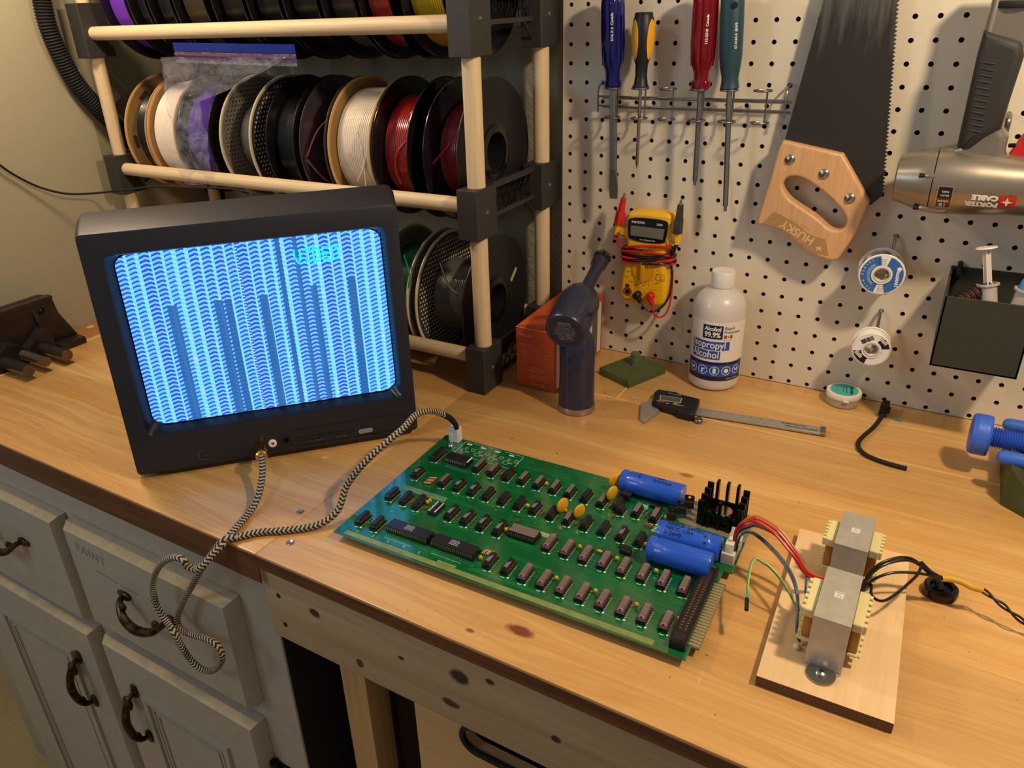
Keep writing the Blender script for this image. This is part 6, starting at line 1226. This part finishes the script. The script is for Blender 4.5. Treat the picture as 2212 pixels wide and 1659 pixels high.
for (x, s_) in ((.0985, 1), (.1765, 1)): MB().tube([(x - .004, -.0335, .2070), (x + .002, -.0350, .2045), (x + .0050, -.0300, .2010)], .0014, 8, 0, 4).build('wire_loop', M_zinc, mu)
# --- solder reels on hooks
def hook(x, z, label):
    h = thing('pegboard_hook', label, 'hook', (x, 0, z)); MB().tube([(0, .004, 0), (0, -.006, .001), (0, -.012, -.004), (0.0, -.016, -.020), (0, -.018, -.034), (0, -.024, -.041), (0, -.040, -.0415), (0, -.0465, -.037)], .0020, 10, 0, 5).build('bent_wire', M_steel, h); return h
hook(.4572, .2335, 'bright steel hook carrying the blue labelled solder reel'); hook(.4572, .1320, 'bright steel hook carrying the black and white labelled solder reel')
def reel(cx, cz, R, w_, label, kind, rh, rotz=0., cyf=-.046):
    t = thing('solder_reel', label, 'reel', (cx, cyf, cz), (0, 0, rotz)); m = MB(); A = XZ     # local z of A = towards viewer
    for z in (0, -w_): m.lathe([(rh, -.0016), (R - .001, -.0016), (R, -.0008), (R - .001, 0), (rh, 0)], 48, 0, Matrix.Translation((0, -z if False else z * -1, 0)) @ A, close=True)
    return t, m, A
for (cx, cz, R, w_, rh, kind, lab) in ((.4520, .1960, .0265, .030, .0100, 'blue', 'white solder reel with a blue and white label, upper of the two'), (.4570, .0945, .0232, .024, .0098, 'bw', 'white solder reel with a black and white barcode label, lower of the two')):
    t = thing('solder_reel', lab, 'reel', (cx, -.0475, cz), (.0, 0, .13)); A = XZ
    m = MB()
    for z in (0, -w_ + .0016): m.lathe([(rh, -.0016), (R - .001, -.0016), (R, -.0008), (R - .001, 0), (rh, 0)], 56, 0, A @ trs((0, 0, z)), close=True)
    m.lathe([(rh, -w_), (rh, .0016), (rh - .0016, .0016), (rh - .0016, -w_)], 40, 0, A, close=True); m.lathe([(rh + .0022, 0), (rh + .0018, .0016), (rh - .0016, .0016)], 40, 0, A, cap=False)
    bo = m.build('reel_body', M_white, t)
    pr = []
    k = int((w_ - .004) / .0009)
    for i in range(k): z = -w_ + .0020 + i * (w_ - .004) / k; pr += [(R * .86, z), (R * .875, z + .00045)]
    MB().lathe([(rh, -w_ + .0018)] + pr + [(rh, -.0018)], 48, 0, A, close=True).build('solder_wire', mat('bright_solder_wire', 'b8b4ae', .25, .95) if kind == 'blue' else M_white, t)
    lbm = MB(); Z = .0003
    def ringseg(a0, a1, r0, r1, mi, z=Z):
        n = 24; V = []
        for i in range(n + 1): a = math.radians(a0 + (a1 - a0) * i / n); V += [(r0 * math.cos(a), r0 * math.sin(a), z), (r1 * math.cos(a), r1 * math.sin(a), z)]
        lbm.add(V, [[2 * i, 2 * i + 1, 2 * i + 3, 2 * i + 2] for i in range(n)], mi, A)
    r0, r1 = rh + .0024, R - .0022
    if kind == 'blue':
        ringseg(0, 360, r0, r1, 0); ringseg(72, 100, r0, r1, 1, Z * 1.5); ringseg(255, 285, r0, r1, 1, Z * 1.5)
        for dd in (.0006, .0018, .0030):
            lbm.poly([arc(0, 0, r0 + .0010 + dd * 1.0, 125, 235, 16) + arc(0, 0, r0 + .00125 + dd, 235, 125, 16)], .0002, 0, 1, A @ trs((0, 0, Z * 1.6)))
        for i, chh in enumerate('SOLDER WIRE'):
            a = math.radians(125 + i * 11.5); rr2 = r1 - .0026; lbm.text(chh, .0032, A @ trs((rr2 * math.cos(a), rr2 * math.sin(a), Z * 2), (0, 0, a + math.pi / 2)), 1)
        lbm.text('SainSMART', .0052, A @ trs((.0176, -.0040, Z * 2), (0, 0, -math.pi / 2)), 1, bold=.0002, sx=.85); lbm.lathe([(.0027, 0), (.0027, .0002)], 14, 1, A @ trs((.0185, .0090, Z * 1.5)))
        for k_ in range(4): lbm.text('Sn63 Pb37 flux', .0015, A @ trs((-.0015, .0195 - k_ * .0022, Z * 2), (0, 0, .1)), 2); lbm.text('0.8mm 50g', .0016, A @ trs((.0010, -.0150 - k_ * .0022, Z * 2), (0, 0, .1)), 2)
        mats = [mat('label_blue2', '2f66a8', .45), M_whitepaint, M_blackink]
    else:
        ringseg(0, 360, r0, r1, 1); ringseg(10, 62, r0, r1, 0, Z * 1.5); ringseg(190, 255, r0, r1, 0, Z * 1.5)
        rg2 = random.Random(5)
        for i in range(16): x = -.0060 + i * .0008 * 1.2; w2 = .0002 + .0005 * rg2.random(); lbm.box(x - .0050, x - .0050 + w2, .0000, .0060, 0, .0002, 0, A @ trs((-.0020, .0125, Z * 1.5), (0, 0, .55)))
        for i in range(6):
            lbm.box(i * .0021, i * .0021 + .0013, 0, .0040 + .001 * (i % 3), 0, .0002, 1, A @ trs((.0060, .0160, Z * 2), (0, 0, -.75))); lbm.box(i * .0019, i * .0019 + .0012, 0, .0040 + .001 * ((i + 1) % 3), 0, .0002, 1, A @ trs((-.0195, -.0060, Z * 2), (0, 0, -.75)))
        for i in range(7): lbm.box(0, .009 + .001 * (i % 2), 0, .0003, 0, .0002, 2, A @ trs((.0010 + .0009 * i, -.0120 - .0002 * i + .0010 * i, Z * 2), (0, 0, .7)))
        mats = [M_blackink, M_whitepaint, mat('grey_fine_print', '8a867e', .6)]
    lbm.build('printed_label', mats, bo)
# --- bin on the pegboard
M_ol = mat('dark_olive_bin', '34352a', .5, bump=.3, bscale=260, stretch=(1, 1, 8))
bn = thing('printed_bin', 'dark olive printed bin hung on the pegboard holding tools and syringes', 'bin', (0, 0, 0))
bx0, bx1, by0, by1, bz0, bz1 = .5242, .6125, -.1000, -.0020, .1090, .1970
MB().box(bx0, bx1, by0, by0 + .002, bz0, bz1, bev=.0003, seg=1).build('front_wall', M_ol, bn); MB().box(bx0, bx1, by1 - .002, by1, bz0, .2045).build('back_wall', M_ol, bn); MB().box(bx0, bx1, by0, by1, bz0, bz0 + .002).build('floor_plate', M_ol, bn)
slots = []
for j in range(5):
    for i in range(5): y = -.088 + i * .0185; z = .122 + j * .0140; slots.append([(y, z), (y + .013, z), (y + .013, z + .0045), (y, z + .0045)])
for x in (bx0 + .0010, bx1 - .0010):
    ol2 = [(by0, bz0), (by1, bz0), (by1, .2030), (by0, bz1)]
    MB().poly([ol2] + [sl_[::-1] for sl_ in slots], .0020, 0, 0, Matrix.Translation((x, 0, 0)) @ AX).build('slotted_side', M_ol, bn)
MB().tube([(.5334, .004, .2081), (.5334, -.004, .2081), (.5334, -.0085, .206), (.5334, -.0085, .196)], .0028, 12, 0, 4).box(.5305, .5363, -.0120, -.0040, .190, .204, 0, bev=.001).build('hook_bracket', M_rubber, bn)
sd = thing('grip_pliers_handle', 'red and black ribbed tool grip inside the bin', 'tool', (0, 0, 0))
ax_ = (Vector((.5325, -.080, .178)), Vector((.5800, -.048, .212))); Mx, L = axis_frame(*ax_)
pr = [(.0001, -.004), (.006, -.003), (.0078, .002)]; 
MB().lathe(pr + [(.0078, .0090)], 20, 0, Mx).build('red_tip', M_red, sd)
m = MB(); q = []
for i in range(7): q += [(.0078, .009 + i * .0055), (.0092, .0105 + i * .0055), (.0092, .0130 + i * .0055), (.0076, .0142 + i * .0055)]
m.lathe(q, 22, 0, Mx); m.build('ribbed_sleeve', M_rubber, sd)
m = MB()
for i in range(7): m.lathe([(.0079, .0142 + i * .0055), (.0079, .0148 + i * .0055)], 20, 0, Mx)
m.build('red_stripe', M_red, sd)
def syringe(px, py, zf, label, tint_, plung, lean):
    t = thing('syringe', label, 'syringe', (px, py, zf), lean)
    MB().lathe([(.0088, -.085), (.0090, -.002), (.0100, -.001), (.0118, 0), (.0118, .0022), (.0086, .0024), (.0082, .0), (.0080, -.084)], 32, 0, close=True).build('barrel', mat('frosted_syringe', 'd8cfc4', .25, alpha=.55), t)
    MB().lathe([(.0001, -.080), (.0078, -.080), (.0078, -.020), (.0001, -.018)], 24).build('contents', tint_, t)
    if plung:
        MB().box(-.0042, .0042, -.0008, .0008, -.018, .0425).box(-.0008, .0008, -.0042, .0042, -.018, .0425).lathe([(.0078, -.018), (.0078, -.012), (.004, -.012)], 24).build('plunger', mat('plunger_white', 'e0d4c4', .35, alpha=.92), t)
        MB().lathe([(.0001, .0425), (.0105, .0425), (.0112, .0432), (.0105, .0445), (.0001, .0448)], 32).build('thumb_rest', mat('thumb_rest_white', 'e8ddd0', .4), t)
    return t
syringe(.5640, -.0640, .2040, 'clear syringe with a raised white plunger standing in the bin', mat('pale_green_gel', '9ac8a0', .3), True, (math.radians(-8), math.radians(-14), 0))
t = syringe(.6010, -.062, .2020, 'clear tube with bright blue filling at the right end of the bin', mat('sky_blue_fill', '4a8cc8', .35), False, (0, math.radians(8), 0))
MB().lathe([(.0080, .002), (.0082, .010), (.0070, .013), (.0001, .014)], 24).build('blue_cap', mat('sky_blue_fill', '4a8cc8', .35), t)
# ================================================================ lift everything that was modelled with the bench top at z = 0
for o in list(sc.objects):
    if o.parent is None and o.type not in ('CAMERA', 'LIGHT'): o.location.z += H
